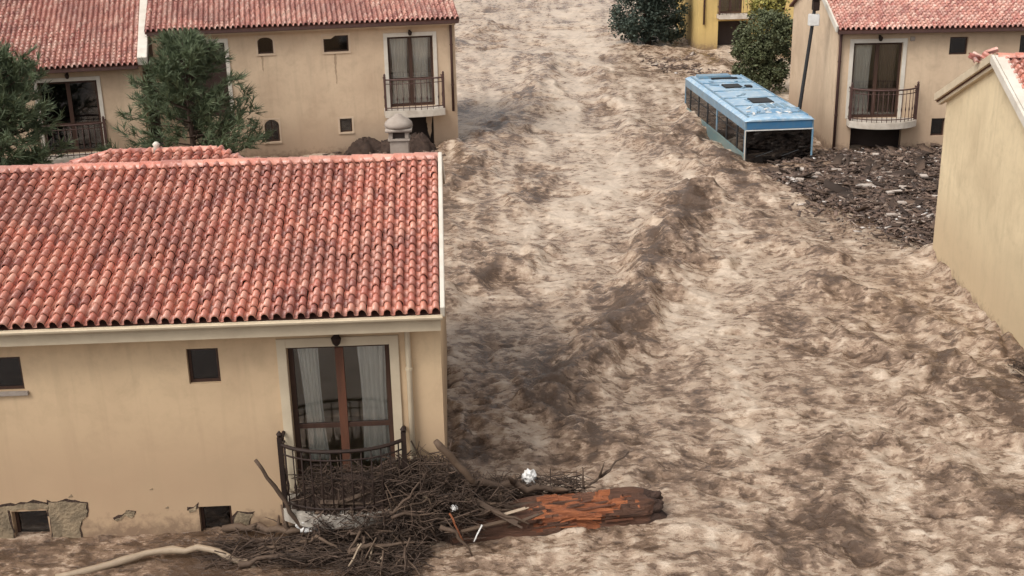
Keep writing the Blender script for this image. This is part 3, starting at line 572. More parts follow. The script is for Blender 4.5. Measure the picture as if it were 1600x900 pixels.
# ------------------------------------------------------------------ far left house
H2 = thing('tan_house', 'long tan house behind the front roof, its balcony at the right end beside the river', 'house', (-1.77, 42.07, 0), radians(10.4))
ops2 = [(-2.32, -.77, 1.58, 3.97), (-6.62, -6.12, 3.60, 4.14), (-4.45, -3.62, 3.56, 4.10), (-6.62, -6.14, .62, 1.38), (-4.08, -3.67, .81, 1.28), (-9.35, -7.70, 1.58, 4.03), (-2.35, -.85, -1, 1.25)]
house_shell(H2, -10.0, 0, -2.0, 4.50, 6.8, ops2, MT['plaster_far'], 5.84, 3.4)
mb = MB(); arch_fill(mb, -6.62, -6.12, 4.14, .14, .2); arch_fill(mb, -6.62, -6.14, 1.38, .2, .2); mb.prism([(-4.452, 4.102), (-4.452, 4.0), (-4.2, 4.0), (-4.05, 4.102)], -.003, .2); mb.build('arched_head', MT['plaster_far'], H2)
for a in ((-6.62, -6.12, 3.60, 4.14), (-4.45, -3.62, 3.56, 4.10), (-4.08, -3.67, .81, 1.28)): window(H2, *a, .1, 'wood_dark', 'glass_dark', 'dark', False); surround(H2, *a, .07, MT['trim_soft'], .012, True)
window(H2, -6.62, -6.14, .62, 1.38, .1, 'wood_dark', 'glass_dark', 'dark'); surround(H2, -6.62, -6.14, .62, 1.38, .06, MT['trim_soft'], .012, True)
surround(H2, -2.32, -.77, 1.58, 3.97, .13, MT['trim_white']); balcony_door(H2, -2.32, -.77, 1.58, 3.97, 'wood_dark', 'wood_dark', .1, 'glass', .9)
surround(H2, -9.35, -7.70, 1.58, 4.03, .13, MT['trim_white']); mb = MB()
mb.box(-9.34, -8.54, .1, .15, 1.6, 4.02); mb.build('door_shutter', MT['shutter'], H2); mb = MB(); mb.box(-8.51, -7.71, .1, .15, 1.6, 4.02); mb.build('door_shutter', MT['shutter'], H2)
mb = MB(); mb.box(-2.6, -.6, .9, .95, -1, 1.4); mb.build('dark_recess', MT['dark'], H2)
curtain(-2.2, -1.62, 1.66, 3.88, .3, 'beige curtain behind the left leaf of the far left balcony door', H2); curtain(-1.46, -.9, 1.66, 3.88, .3, 'beige curtain behind the right leaf of the far left balcony door', H2)
balcony(H2, -2.55, -.50, 1.57, .24, .75, MT['slab'], MT['rust_iron'], 1.05, .8, 15)
wall_lamp(H2, -1.55, 4.14)
drainpipe(H2, -.15, 1.35, 4.4, MT['rust_iron'], .045, -.075, top=-.3)
rf2 = slab_roof(H2, -10.15, .12, [(-.36, 4.55), (3.4, 5.93), (7.2, 4.5)], MT['underlay'])
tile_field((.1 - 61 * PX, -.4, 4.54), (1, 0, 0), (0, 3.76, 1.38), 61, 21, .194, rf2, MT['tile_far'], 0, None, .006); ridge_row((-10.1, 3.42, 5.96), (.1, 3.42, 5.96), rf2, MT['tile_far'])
mb = MB(); mb.box(-10.1, .1, -.38, -.30, 4.38, 4.48); mb.build('gutter', MT['rust_iron'], H2, bev=.01)
mb = MB(); mb.box(-9.99, -.003, -.28, -.002, 4.32, 4.42); mb.build('cornice', MT['plaster_far'], H2)
for x, z0, z1, wd in ((-4.1, 2.45, 3.49, .05), (-6.5, 2.95, 3.53, .04), (-1.0, .4, 1.3, .12)): blot(H2, [(x - wd, z1), (x - wd * .7, (z0 + z1) / 2), (x, z0), (x + wd * .7, (z0 + z1) / 2), (x + wd, z1)], 'drip_stain', 'stain', .004)
# ------------------------------------------------------------------ near left terrace house
H3 = thing('terrace_house', 'tan house with lower red roof and dark balcony door at the far left edge', 'house', (-11.8, 39.2, 0), radians(12.0))
ops3 = [(-3.15, -1.35, .85, 3.17)]
house_shell(H3, -8.5, 0, -2.0, 3.62, 10.0, ops3, MT['plaster_far'], 5.6, 5.0)
surround(H3, -3.15, -1.35, .85, 3.17, .12, MT['trim_white']); balcony_door(H3, -3.15, -1.35, .85, 3.17, 'wood_dark', 'wood_dark', .1, 'glass_dark', .9)
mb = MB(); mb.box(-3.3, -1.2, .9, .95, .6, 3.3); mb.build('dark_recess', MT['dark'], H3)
balcony(H3, -3.3, -1.2, .84, .22, .75, MT['slab'], MT['rust_iron'], 1.05, .8, 17)
wall_lamp(H3, -2.2, 3.4)
rf3 = slab_roof(H3, -8.5, .1, [(-.36, 3.66), (5.0, 5.70), (10.4, 3.6)], MT['underlay'])
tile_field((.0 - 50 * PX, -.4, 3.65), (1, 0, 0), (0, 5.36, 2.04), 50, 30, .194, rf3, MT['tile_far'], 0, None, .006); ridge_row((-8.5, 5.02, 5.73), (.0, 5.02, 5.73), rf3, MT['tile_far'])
mb = MB(); d = Vector((0, 3.76, 1.38)).normalized(); nn = Vector((0, -d.z, d.y)); mb.obox(Vector((.16, 2.3, 4.66)) + nn * .06, (Vector((.15, 0, 0)), d * 2.85, nn * .14)); mb.build('verge_wall', MT['trim_white'], H3, bev=.01)
mb = MB(); mb.box(-8.5, .0, -.38, -.30, 3.5, 3.6); mb.build('gutter', MT['rust_iron'], H3, bev=.01)

# ------------------------------------------------------------------ far right house
H4 = thing('corner_house', 'tan house behind the bus with a curved balcony and red tiled roof', 'house', (10.86, 40.26, 0), radians(-.9))
ops4 = [(.53, 2.14, 1.15, 3.64), (3.66, 4.26, 3.20, 3.78), (5.95, 6.55, 3.2, 3.8), (.62, 2.32, -1, .93), (3.3, 3.75, .5, 1.1)]
house_shell(H4, 0, 12, -2.0, 4.14, 7.0, ops4, MT['plaster_far'], 5.5, 3.5)
for a in ((3.66, 4.26, 3.20, 3.78), (5.95, 6.55, 3.2, 3.8), (3.3, 3.75, .5, 1.1)): window(H4, *a, .1, 'wood_dark', 'glass_dark', 'shutter', False)
surround(H4, .53, 2.14, 1.15, 3.64, .13, MT['trim_white']); balcony_door(H4, .53, 2.14, 1.15, 3.64, 'wood_dark', 'wood_dark', .1, 'glass', .9)
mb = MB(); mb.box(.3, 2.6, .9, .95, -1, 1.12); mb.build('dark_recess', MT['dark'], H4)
curtain(.6, 1.22, 1.25, 3.56, .3, 'pale grey curtain in the left leaf of the balcony door behind the bus', H4)
MT['cloth'] = rough_mat('curtain_brown', (0.26, 0.19, 0.15), (0.2, 0.145, 0.11), 3, 0.9, 0.1)
curtain(1.45, 2.05, 1.25, 3.56, .3, 'dull brown curtain in the right leaf of the balcony door behind the bus', H4)
balcony(H4, .45, 2.68, 1.14, .22, .85, MT['slab'], MT['rust_iron'], 1.06, .45, 19)
wall_lamp(H4, 1.35, 3.84); mb = MB(); mb.box(2.35, 2.5, -.06, .0, 3.68, 3.82); mb.build('junction_box', MT['concrete'], H4, bev=.01)
drainpipe(H4, .07, .1, 4.05, MT['rust_iron'], .05, -.08, top=-.3)
rf4 = slab_roof(H4, -.12, 12, [(-.36, 4.14), (3.5, 5.55), (7.3, 4.15)], MT['underlay'])
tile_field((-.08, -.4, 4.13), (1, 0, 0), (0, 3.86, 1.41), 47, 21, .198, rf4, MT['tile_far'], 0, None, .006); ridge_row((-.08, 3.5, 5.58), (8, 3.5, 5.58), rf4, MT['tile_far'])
mb = MB(); mb.box(-.1, 8, -.38, -.30, 3.98, 4.08); mb.build('gutter', MT['rust_iron'], H4, bev=.01)
d = Vector((0, 3.86, 1.41)).normalized(); nn = Vector((0, -d.z, d.y))
mb = MB(); mb.obox(Vector((-.15, 1.55, 4.84)) + nn * .02, (Vector((.03, 0, 0)), d * 2.08, nn * .11)); mb.build('verge_board', MT['trim_white'], H4, bev=.008)

# ------------------------------------------------------------------ near right gable house (local y runs upstream along its gable wall, x into the house)
H5 = thing('gable_house', 'pale cream house showing its blank gable wall at the right edge', 'house', (10.27, 28.27, 0), radians(-3.46))
mb = MB(); g0, g1, gr = -7.3, 0.0, -3.27
mb.add([(0, g1, -2), (0, g0, -2), (0, g0, 3.75), (0, gr, 5.28), (0, g1, 4.0)], [(0, 1, 2, 3, 4)]); mb.quad((0, g1, -2), (0, g1, 4.0), (7, g1, 4.0), (7, g1, -2)); mb.quad((0, g0, -2), (7, g0, -2), (7, g0, 3.75), (0, g0, 3.75))
mb.add([(7, g1, -2), (7, g0, -2), (7, g0, 3.75), (7, gr, 5.28), (7, g1, 4.0)], [(4, 3, 2, 1, 0)]); mb.build('wall', MT['plaster_pale'], H5)
mb = MB(); pl = [(.42, 3.93), (gr, 5.40), (-7.65, 3.75)]
V = [(x, y, z - .02) for x in (-.12, 7) for y, z in pl] + [(x, y, z - .1) for x in (-.12, 7) for y, z in pl]
mb.add(V, [(0, 1, 4, 3), (1, 2, 5, 4), (6, 9, 10, 7), (7, 10, 11, 8), (0, 6, 7, 1), (1, 7, 8, 2), (3, 4, 10, 9), (4, 5, 11, 10), (0, 3, 9, 6), (2, 8, 11, 5)]); rf5 = mb.build('roof', MT['underlay'], H5)
upn = Vector((0, gr + 7.65, 5.40 - 3.75)); tile_field((.0, -7.68, 3.76), (1, 0, 0), upn, 17, 24, .198, rf5, MT['tile'], 300)
upf = Vector((0, gr - .42, 5.40 - 3.93)); tile_field((2.87, .45, 3.93), (-1, 0, 0), upf, 17, 20, .198, rf5, MT['tile'], 0)
ridge_row((-.05, gr, 5.43), (4, gr, 5.43), rf5, MT['tile'])
for a, b, nm in (((.42, 3.93), (gr, 5.40), 'far'), ((-7.65, 3.75), (gr, 5.40), 'near')):
    d = Vector((0, b[0] - a[0], b[1] - a[1])); L = d.length / 2; d.normalize(); nn = Vector((0, -d.z, d.y)) if d.y > 0 else Vector((0, d.z, -d.y))
    c = Vector((0, (a[0] + b[0]) / 2, (a[1] + b[1]) / 2))
    mt = MT['trim_white'] if nm == 'near' else MT['trim']
    mb = MB(); mb.obox(c + Vector((-.15, 0, 0)) + nn * .02, (Vector((.03, 0, 0)), d * L, nn * .085)); mb.build('verge_board', mt, H5, bev=.006)
    mb = MB(); mb.obox(c + Vector((-.05, 0, 0)) - nn * .115, (Vector((.05, 0, 0)), d * (L - .05), nn * .05)); mb.build('verge_moulding', mt, H5, bev=.006)
    mb = MB(); mb.obox(c + Vector((.02, 0, 0)) + nn * .075, (Vector((.12, 0, 0)), d * L, nn * .02)); mb.build('verge_cap', mt, H5, bev=.006)
def jumble(parent, c, spread, n, mat):
    q = MB(); q.add([tuple(v) for v in TV], [tuple(int(a) for a in f) for f in TF]); me = q.mesh('broken_tile', mat, True, False)
    for i in range(n):
        o = bpy.data.objects.new('broken_tile', me); COL.objects.link(o); o.parent = parent
        o.location = (c[0] + rnd.uniform(-1, 1) * spread[0], c[1] + rnd.uniform(-1, 1) * spread[1], c[2] + rnd.uniform(0, 1) * spread[2]); o.rotation_euler = (rnd.uniform(-.7, .7), rnd.uniform(-.7, .7), rnd.uniform(0, 6))
jumble(rf5, (.1, gr + .75, 5.16), (.2, .55, .22), 13, MT['tile_far'])

# ------------------------------------------------------------------ yellow house upstream
H6 = thing('yellow_house', 'bright yellow house far upstream behind dark trees', 'house', (10.1, 65.0, 0), radians(2))
ops6 = [(1.05, 2.3, 1.85, 4.2), (1.05, 2.6, -1, 1.45), (3.4, 4.6, 1.9, 4.0)]
house_shell(H6, 0, 7.5, -2, 4.7, 7, ops6, MT['plaster_yellow'], 6.0, 3.5)
balcony(H6, .95, 3.0, 1.84, .22, .8, MT['slab'], MT['rust_iron'], 1.0, .85, 15)
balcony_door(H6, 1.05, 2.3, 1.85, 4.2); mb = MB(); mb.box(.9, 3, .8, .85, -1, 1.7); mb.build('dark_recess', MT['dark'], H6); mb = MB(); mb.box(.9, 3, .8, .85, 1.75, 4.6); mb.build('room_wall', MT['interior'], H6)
window(H6, 3.4, 4.6, 1.9, 4.0); drainpipe(H6, .28, 1.3, 4.5, MT['rust_iron'], .05)
rf6 = slab_roof(H6, -.3, 7.8, [(-.4, 4.75), (3.5, 6.1), (7.3, 4.75)], MT['underlay']); tile_field((-.3, -.43, 4.74), (1, 0, 0), (0, 3.9, 1.35), 48, 21, .198, rf6, MT['tile_far'], 0)

# ------------------------------------------------------------------ bus
BUS = thing('bus', 'blue city bus sunk to its windows in the flood', 'bus', (8.70, 38.56, 0), radians(4.7))
W2, BL, ZT = 1.13, 8.6, 1.60
mb = MB()
prof = [(-W2, -1.25), (W2, -1.25), (W2, 1.36), (W2 - .03, 1.47), (W2 - .12, 1.55), (-W2 + .12, 1.55), (-W2 + .03, 1.47), (-W2, 1.36)]
# body: lower shell, pillars and upper rails, with real window openings
mb.box(-W2, W2, 0, BL, -1.25, .42)
bd = mb.build('body', MT['bus_teal'], BUS, bev=.03)
mb = MB(); mb.box(-W2, -W2 + .06, .0, BL, 1.18, 1.47); mb.box(W2 - .06, W2, .0, BL, 1.18, 1.47); mb.box(-W2 + .06, W2 - .06, BL - .06, BL, 1.18, 1.47); mb.build('upper_rail', MT['bus_side'], BUS, bev=.012)
mb = MB(); mb.box(-W2 + .06, W2 - .06, -.02, .05, 1.20, 1.475); mb.build('destination_band', MT['bus_blue'], BUS, bev=.012)
mb = MB(); mb.box(-W2 + .03, W2 - .03, -.035, -.021, 1.165, 1.198); mb.build('trim_strip', MT['plastic_white'], BUS)
mb = MB(); n = 8; V = []; xs = [-W2 - .01, -W2 + .05, -W2 + .2, 0, W2 - .2, W2 - .05, W2 + .01]; zs = [1.47, 1.535, 1.575, 1.60, 1.575, 1.535, 1.47]
yl = [-.05, .02, .12, .5, 2, 4, 6, BL - .3, BL - .05, BL + .02]
for k, y in enumerate(yl):
    e = {0: .06, 1: .02}.get(k, .02 if k == len(yl) - 2 else (.06 if k == len(yl) - 1 else 0))
    for x, z in zip(xs, zs): V.append((x, y, max(1.47, z - e)))
m_ = len(xs); F = [(k * m_ + i, k * m_ + i + 1, (k + 1) * m_ + i + 1, (k + 1) * m_ + i) for k in range(len(yl) - 1) for i in range(m_ - 1)]
F += [tuple(k * m_ for k in range(len(yl))) + tuple(k * m_ + m_ - 1 for k in reversed(range(len(yl)))), tuple(range(m_)), tuple(range((len(yl) - 1) * m_, len(yl) * m_))]
mb.add(V, F); br = mb.build('roof', MT['bus_roof'], BUS)
def hatch(x, y, wx, wy, h, mat, name='roof_hatch', open_=0):
    q = MB(); q.box(x - wx, x + wx, y - wy, y + wy, 1.585, 1.60 + h); o = q.build(name, MT[mat], br, bev=.015); return o
hatch(.15, 2.75, .36, .42, .045, 'rubber'); hatch(-.05, 5.75, .32, .34, .045, 'rubber'); hatch(.52, 5.6, .12, .16, .05, 'rubber')
hatch(-.2, 7.9, .62, .26, .09, 'bus_side', 'roof_vent'); hatch(.1, 7.45, .5, .08, .05, 'rubber', 'vent_slot')
ac = hatch(.22, 1.3, .62, .55, .10, 'bus_roof', 'cooling_unit')
for k in range(4): q = MB(); q.box(-.25 + k * .24, -.1 + k * .24, .95, 1.65, 1.701, 1.725); q.build('cooling_grille', MT['bus_side'], ac)
for x in (-W2 + .16, W2 - .16): q = MB(); q.box(x - .025, x + .025, .2, BL - .3, 1.56, 1.585 + .02); q.build('roof_rib', MT['bus_side'], br)
for y in (.6, 2.05, 3.5, 4.9, 6.6): q = MB(); q.box(-W2 + .2, W2 - .2, y - .012, y + .012, 1.57, 1.612); q.build('roof_seam', MT['bus_side'], br)
edges = [0.0, .95, 2.3, 3.65, 5.0, 6.35, 7.7, BL]
for sx in (-1, 1):
    for i, y in enumerate(edges):
        q = MB(); wd = .05 if 0 < i < 7 else .07; q.box(sx * W2, sx * (W2 - .05), max(0, y - wd), min(BL, y + wd), .42, 1.18); q.build('window_pillar', MT['bus_side' if i in (0, 7, 3) else 'rubber'], BUS)
    for a, b in zip(edges[:-1], edges[1:]):
        q = MB(); q.box(sx * (W2 - .02), sx * (W2 - .035), a + .055, b - .055, .42, 1.18); q.build('side_window', MT['glass_dark'], BUS)
        q = MB(); q.box(sx * (W2 - .012), sx * (W2 - .045), a + .07, b - .07, .93, .96); q.build('window_bar', MT['rubber'], BUS)
q = MB(); q.box(-W2 + .07, W2 - .07, -.02, -.005, -.3, 1.16); q.build('windscreen', MT['glass_dark'], BUS); q = MB(); q.box(-W2 + .05, W2 - .05, -.004, -.0005, -.4, .6); q.build('dashboard', MT['murk'], BUS)
q = MB(); q.box(-W2, -W2 + .035, -.03, .0, -.2, 1.19); q.build('corner_post', MT['trim_white'], BUS, bev=.008)
q = MB(); q.box(W2 - .06, W2, -.03, .0, -.2, 1.19); q.build('corner_post', MT['bus_side'], BUS, bev=.008)
q = MB(); q.box(-W2 + .3, W2 - .3, .05, .06, .3, 1.1); q.box(-W2 + .1, W2 - .1, 2.0, 2.02, .4, 1.15); q.box(-W2 + .08, W2 - .08, .1, BL - .1, .425, .45)
q.build('cabin_interior', MT['dark'], BUS)
for y in (1.5, 2.9, 4.2, 5.6, 7.0):
    for x in (-.72, .72): q = MB(); q.box(x - .36, x + .36, y, y + .1, .45, .95); q.build('seat_back', MT['rubber'], BUS, bev=.03)
for k in range(26):
    x, y = rnd.uniform(-.85, .85), rnd.choice((rnd.uniform(.5, 2.2), rnd.uniform(.5, 8))); q = MB(); a = rnd.uniform(0, 3); l = rnd.uniform(.05, .22); q.obox((x, y, 1.612 + .09 * (abs(x - .22) < .6 and .8 < y < 1.8)), (Vector((cos(a) * l, sin(a) * l, 0)), Vector((-sin(a), cos(a), 0)) * rnd.uniform(.02, .06), Vector((0, 0, .012)))); q.build('mud_smear', MT['bus_side' if k % 3 else 'plastic_white'], br)
for x in (-.45, .4):
    q = MB(); q.tube([(x - .3, -.045, .32), (x + .25, -.05, .50)], .012, 5); q.build('wiper', MT['rubber'], BUS)

# ------------------------------------------------------------------ leaning pole
PO = thing('utility_pole', 'thin black pole leaning against the house wall beside the bus', 'pole', (9.9, 41.2, 0), 0)
mb = MB(); mb.tube([(-.18, 0, -.8), (0, 0, .8), (.33, .0, 4.3), (.40, 0, 5.3)], [.065, .065, .06, .05], 8); mb.build('pole', MT['rubber'], PO, True)
mb = MB(); mb.box(.18, .52, -.14, .12, 4.12, 4.5); mb.build('meter_box', MT['plastic_white'], PO, bev=.02)
mb = MB(); mb.box(.28, .48, -.2, .1, 4.62, 4.95); mb.box(.24, .52, -.24, .14, 4.951, 5.0); mb.build('lamp_head', MT['iron'], PO, bev=.02)

# ------------------------------------------------------------------ trees
def needle_tree(name, label, loc, ht, rad_of, n_limb, n_br, mat, trunk_r=.12, blade=.26, seed=1, group=None, z0=.25, nb=16, bw=.022):
    rr = np.random.RandomState(seed); T = thing(name, label, 'tree', loc, 0, group)
    mb = MB(); mb.tube([(0, 0, -1.5), (0.03, 0, 0), (-.03, .02, ht * .5), (0, 0, ht)], [trunk_r * 1.2, trunk_r, trunk_r * .6, .02], 8); tr = mb.build('trunk', MT['bark'], T, True)
    mb = MB(); V = []; F = []
    for i in range(n_limb):
        z = ht * (z0 + (0.97 - z0) * (i + rr.rand()) / n_limb); a = rr.rand() * 2 * pi; L = rad_of(z / ht, a) * (0.55 + .62 * rr.rand())
        rise = (0.18 + 0.55 * (z / ht) ** 1.5 + .15 * rr.rand()) * L
        base = np.array([0, 0, z]); tip = np.array([cos(a) * L, sin(a) * L, z + rise - .05])
        mb.tube([tuple(base), tuple(base * .5 + tip * .5 - np.array([0, 0, .06 * L])), tuple(tip)], [.035, .02, .006], 4, cap=False)
        for k in range(n_br):
            t = 0.22 + 0.8 * rr.rand() ** .8; p = base + (tip - base) * t; p[2] -= .2 * L * t * (1 - t)
            sp = .30 * (1.15 - t * .6); p = p + rr.normal(0, sp * .5, 3) * np.array([1, 1, .7])
            dr = (tip - base) / (np.linalg.norm(tip - base) + 1e-6) + rr.normal(0, .55, 3) + np.array([0, 0, .35]); dr /= np.linalg.norm(dr)
            for q in range(nb):
                d = dr + rr.normal(0, .42, 3); d /= np.linalg.norm(d); s = np.cross(d, rr.normal(0, 1, 3)); s /= np.linalg.norm(s) + 1e-9
                b = p + dr * rr.rand() * .22; l = blade * (.6 + .6 * rr.rand()); n0 = len(V)
                V += [b - s * bw, b + s * bw, b + d * l + s * bw * .25, b + d * l - s * bw * .25]; F.append((n0, n0 + 1, n0 + 2, n0 + 3))
    mb.build('limbs', MT['bark'], T); from_np('crown', np.array(V), np.array(F), mat, False, None, T); return T
def leaf_tree(name, label, loc, blobs, n, leaf, mat, trunk_h, seed=1, cat='tree', trunk_r=.09, group=None):
    rr = np.random.RandomState(seed); T = thing(name, label, cat, loc, 0, group)
    mb = MB(); mb.tube([(0, 0, -1.2), (0, 0, trunk_h * .5), (.05, 0, trunk_h)], [trunk_r * 1.3, trunk_r, trunk_r * .6], 7)
    for b in blobs: mb.tube([(0, 0, trunk_h * .5), (b[0] * .5, b[1] * .5, (trunk_h * .5 + b[2]) / 2 + .1), b[:3]], [trunk_r * .6, trunk_r * .35, .012], 5, cap=False)
    mb.build('trunk', MT['bark'], T, True)
    V = []; F = []; tot = sum(b[3] * b[4] for b in blobs)
    for b in blobs:
        cl = rr.normal(0, 1, (max(12, int(60 * b[3] * b[4])), 3)); cl /= np.linalg.norm(cl, axis=1)[:, None]; cl *= (.5 + .55 * rr.rand(len(cl)) ** .6)[:, None]
        cl = cl * np.array([b[3], b[3], b[4]]) + np.array(b[:3])
        for k in range(int(n * b[3] * b[4] / tot)):
            c = cl[rr.randint(len(cl))] + rr.normal(0, .16, 3) * max(.6, b[3] * .6)
            d = rr.normal(0, 1, 3); d[2] = d[2] * .6 - .15; d /= np.linalg.norm(d); s = np.cross(d, rr.normal(0, 1, 3)); s /= np.linalg.norm(s) + 1e-9
            l = leaf * (.6 + .7 * rr.rand()); wd = l * .36; n0 = len(V); V += [c, c + d * l * .5 + s * wd, c + d * l, c + d * l * .5 - s * wd]; F.append((n0, n0 + 1, n0 + 2, n0 + 3))
    from_np('crown', np.array(V), np.array(F), mat, False, None, T); return T
needle_tree('pine_tree', 'bushy young pine growing against the tan house wall behind the front roof', (-9.85, 37.4, 0), 4.5, lambda h, a: 2.25 * min(1, (1.04 - h) * 1.2) ** .8, 92, 17, MT['needle_pine'], seed=4, z0=.1, nb=17, bw=.014, blade=.27)
needle_tree('pine_tree', 'dark green pine cut off by the left edge of the picture', (-15.0, 35.2, 0), 4.5, lambda h, a: 1.75 * min(1, (1.08 - h) * 1.6) ** .6, 110, 16, MT['needle_pine'], seed=9, z0=.12, nb=17, bw=.014, blade=.27)
leaf_tree('evergreen_tree', 'dense dark evergreen standing in the flood at the top, left of the yellow house', (7.7, 67.0, 0), [(-.6, 0, 1.7, 1.45, 1.5), (.75, .1, 1.7, 1.3, 1.6), (.1, -.2, 3.3, 1.6, 1.5), (-.2, .2, 4.6, 1.2, 1.2), (1.2, -.2, .9, .7, .7), (-1.1, 0, .9, .6, .6)], 26000, .14, MT['needle_dark'], 3.5, 5, trunk_r=.16)
leaf_tree('olive_tree', 'olive green bushy tree between the yellow house and the bus', (10.7, 51.4, 0), [(-.4, 0, 1.3, .85, 1.1), (.5, .1, 1.6, .8, 1.2), (0, -.1, 2.6, 1.0, .85), (.75, 0, 2.6, .55, .8), (-.75, .1, 2.1, .5, .6), (.1, 0, .7, .9, .6)], 20000, .11, MT['leaf_bush'], 2.2, 6)
leaf_tree('shrub', 'straggly yellowing shrub above the wall of the house behind the bus', (11.5, 54.8, 0), [(-.3, 0, 3.2, .5, .5), (.4, 0, 3.5, .5, .6), (.1, 0, 2.4, .5, .8)], 2200, .15, MT['leaf_yellow'], 3.4, 8, 'shrub', .05)

# ------------------------------------------------------------------ floating debris and driftwood
def litter_field(name, label, poly, n, smin, smax, seed, hz=.12, mat='litter', dens=None, z0=0.03):
    rr = np.random.RandomState(seed); P_ = np.array(poly); lo, hi = P_.min(0), P_.max(0); V = []; F = []
    def inside(x, y):
        c = False
        for (ax, ay), (bx, by) in zip(poly, poly[1:] + poly[:1]):
            if (ay > y) != (by > y) and x < (bx - ax) * (y - ay) / (by - ay) + ax: c = not c
        return c
    k = 0
    while k < n:
        x, y = lo + (hi - lo) * rr.rand(2)
        e_ = .25 + 1.3 * rr.rand() ** 4; xj, yj = x + rr.normal(0, e_), y + rr.normal(0, e_)
        if not inside(xj, yj): continue
        k += 1; l = smin + (smax - smin) * rr.rand() ** 3; wd = l * (.12 + .45 * rr.rand() ** 1.5); th = .012 + .03 * rr.rand()
        a = rr.rand() * pi; e = rr.normal(0, .22); dx = np.array([cos(a) * cos(e), sin(a) * cos(e), sin(e)]); up = np.array([rr.normal(0, .3), rr.normal(0, .3), 1]); up -= dx * (up @ dx); up /= np.linalg.norm(up); s = np.cross(up, dx)
        c = np.array([x, y, z0 + hz * rr.rand() ** 1.5 + .05 * sin(x * 2.1) * cos(y * 1.3)]); b = len(V)
        for i in (-1, 1):
            for j in (-1, 1):
                for q in (-1, 1): V.append(c + dx * i * l * .5 + s * j * wd * .5 * (1 - .3 * (i > 0)) + up * q * th * .5)
        F += [(b, b + 1, b + 3, b + 2), (b + 4, b + 6, b + 7, b + 5), (b, b + 4, b + 5, b + 1), (b + 2, b + 3, b + 7, b + 6), (b, b + 2, b + 6, b + 4), (b + 1, b + 5, b + 7, b + 3)]
    o = from_np(name, np.array(V), np.array(F), MT[mat], False, 'stuff'); o['label'] = label; o['category'] = 'debris'; return o
DP = [(7.9, 36.6), (8.6, 38.3), (10.9, 39.6), (14.8, 40.1), (14.4, 34.0), (10.9, 28.6), (10.5, 29.3), (10.1, 31.9), (8.9, 34.4)]
litter_field('floating_debris', 'dark raft of floating litter between the bus and the gable house', DP, 30000, .03, .34, 3, .12, z0=.07)
litter_field('floating_debris', 'brown debris caught at the foot of the yellow house', [(6.6, 64), (9.4, 63.5), (11, 60), (10.6, 55.5), (9.3, 55.5), (7.6, 57.5)], 1300, .05, .4, 5, .12)
litter_field('floating_debris', 'brown debris washed against the foot of the far tan house', [(-6.3, 40.4), (-1.6, 41.5), (-1.3, 40.6), (-3.3, 39.6), (-6.1, 39.6)], 700, .05, .4, 6, .25)
def mound(mb, c, rx, ry, rz, seed, n=26, m=10):
    V = []
    for j in range(m + 1):
        t = j / m
        for i in range(n):
            a = 2 * pi * i / n; k = 1 + .28 * sin(3 * a + seed) * sin(2.3 * a + 1.7 * seed) + rnd.uniform(-.06, .06)
            V.append((c[0] + rx * k * (1 - t) * cos(a), c[1] + ry * k * (1 - t) * sin(a), c[2] + rz * (1 - (1 - t) ** 2.2) * (1 + rnd.uniform(-.1, .1))))
    F = [(j * n + i, j * n + (i + 1) % n, (j + 1) * n + (i + 1) % n, (j + 1) * n + i) for j in range(m) for i in range(n)]; mb.add(V, F)
mb = MB(); mound(mb, (-4.9, 41.0, -.15), .9, .6, .8, 1, 40, 16); mound(mb, (-3.9, 41.0, -.15), 1.0, .6, .75, 2, 40, 16); mound(mb, (-3.1, 41.1, -.15), .7, .5, .9, 5, 40, 16)
o = tag(mb.build('mud_heap', MT['muck_and_rim_shade'], None, True), 'dark mud heaped against the tan house left of its balcony', 'mud heap', None, 'stuff')
# the tangle in front of the near house: fine twigs are stuff
def twigs(name, label, vols, seed):
    rr = np.random.RandomState(seed); V = []; F = []
    for (cx, cy, cz, sx, sy, sz, n, lmin, lmax, tilt) in vols:
        for k in range(n):
            c = np.array([cx + sx * rr.uniform(-1, 1), cy + sy * rr.uniform(-1, 1), cz + sz * rr.uniform(-1, 1)])
            a = rr.rand() * 2 * pi; e = rr.normal(0, tilt); d = np.array([cos(a) * cos(e), sin(a) * cos(e) * .6, sin(e)]); l = lmin + (lmax - lmin) * rr.rand() ** 2; r_ = .004 + .009 * rr.rand() ** 3 + l * .005
            s = np.cross(d, [.3, .2, 1]); s /= np.linalg.norm(s); t = np.cross(d, s); bend = (s * rr.normal(0, .1) + t * rr.normal(0, .1)) * l
            b = len(V)
            for q, (u_, rad) in enumerate(((-.5, 1), (0, .85), (.5, .4))):
                p = c + d * l * u_ + (bend if q == 1 else 0)
                for w_ in range(3): an = 2 * pi * w_ / 3; V.append(p + (s * cos(an) + t * sin(an)) * r_ * rad)
            for q in range(2):
                for w_ in range(3): F.append((b + q * 3 + w_, b + q * 3 + (w_ + 1) % 3, b + q * 3 + 3 + (w_ + 1) % 3, b + q * 3 + 3 + w_))
    o = from_np(name, np.array(V), np.array(F), MT['twigs'], False, 'stuff'); o['label'] = label; o['category'] = 'debris'; return o
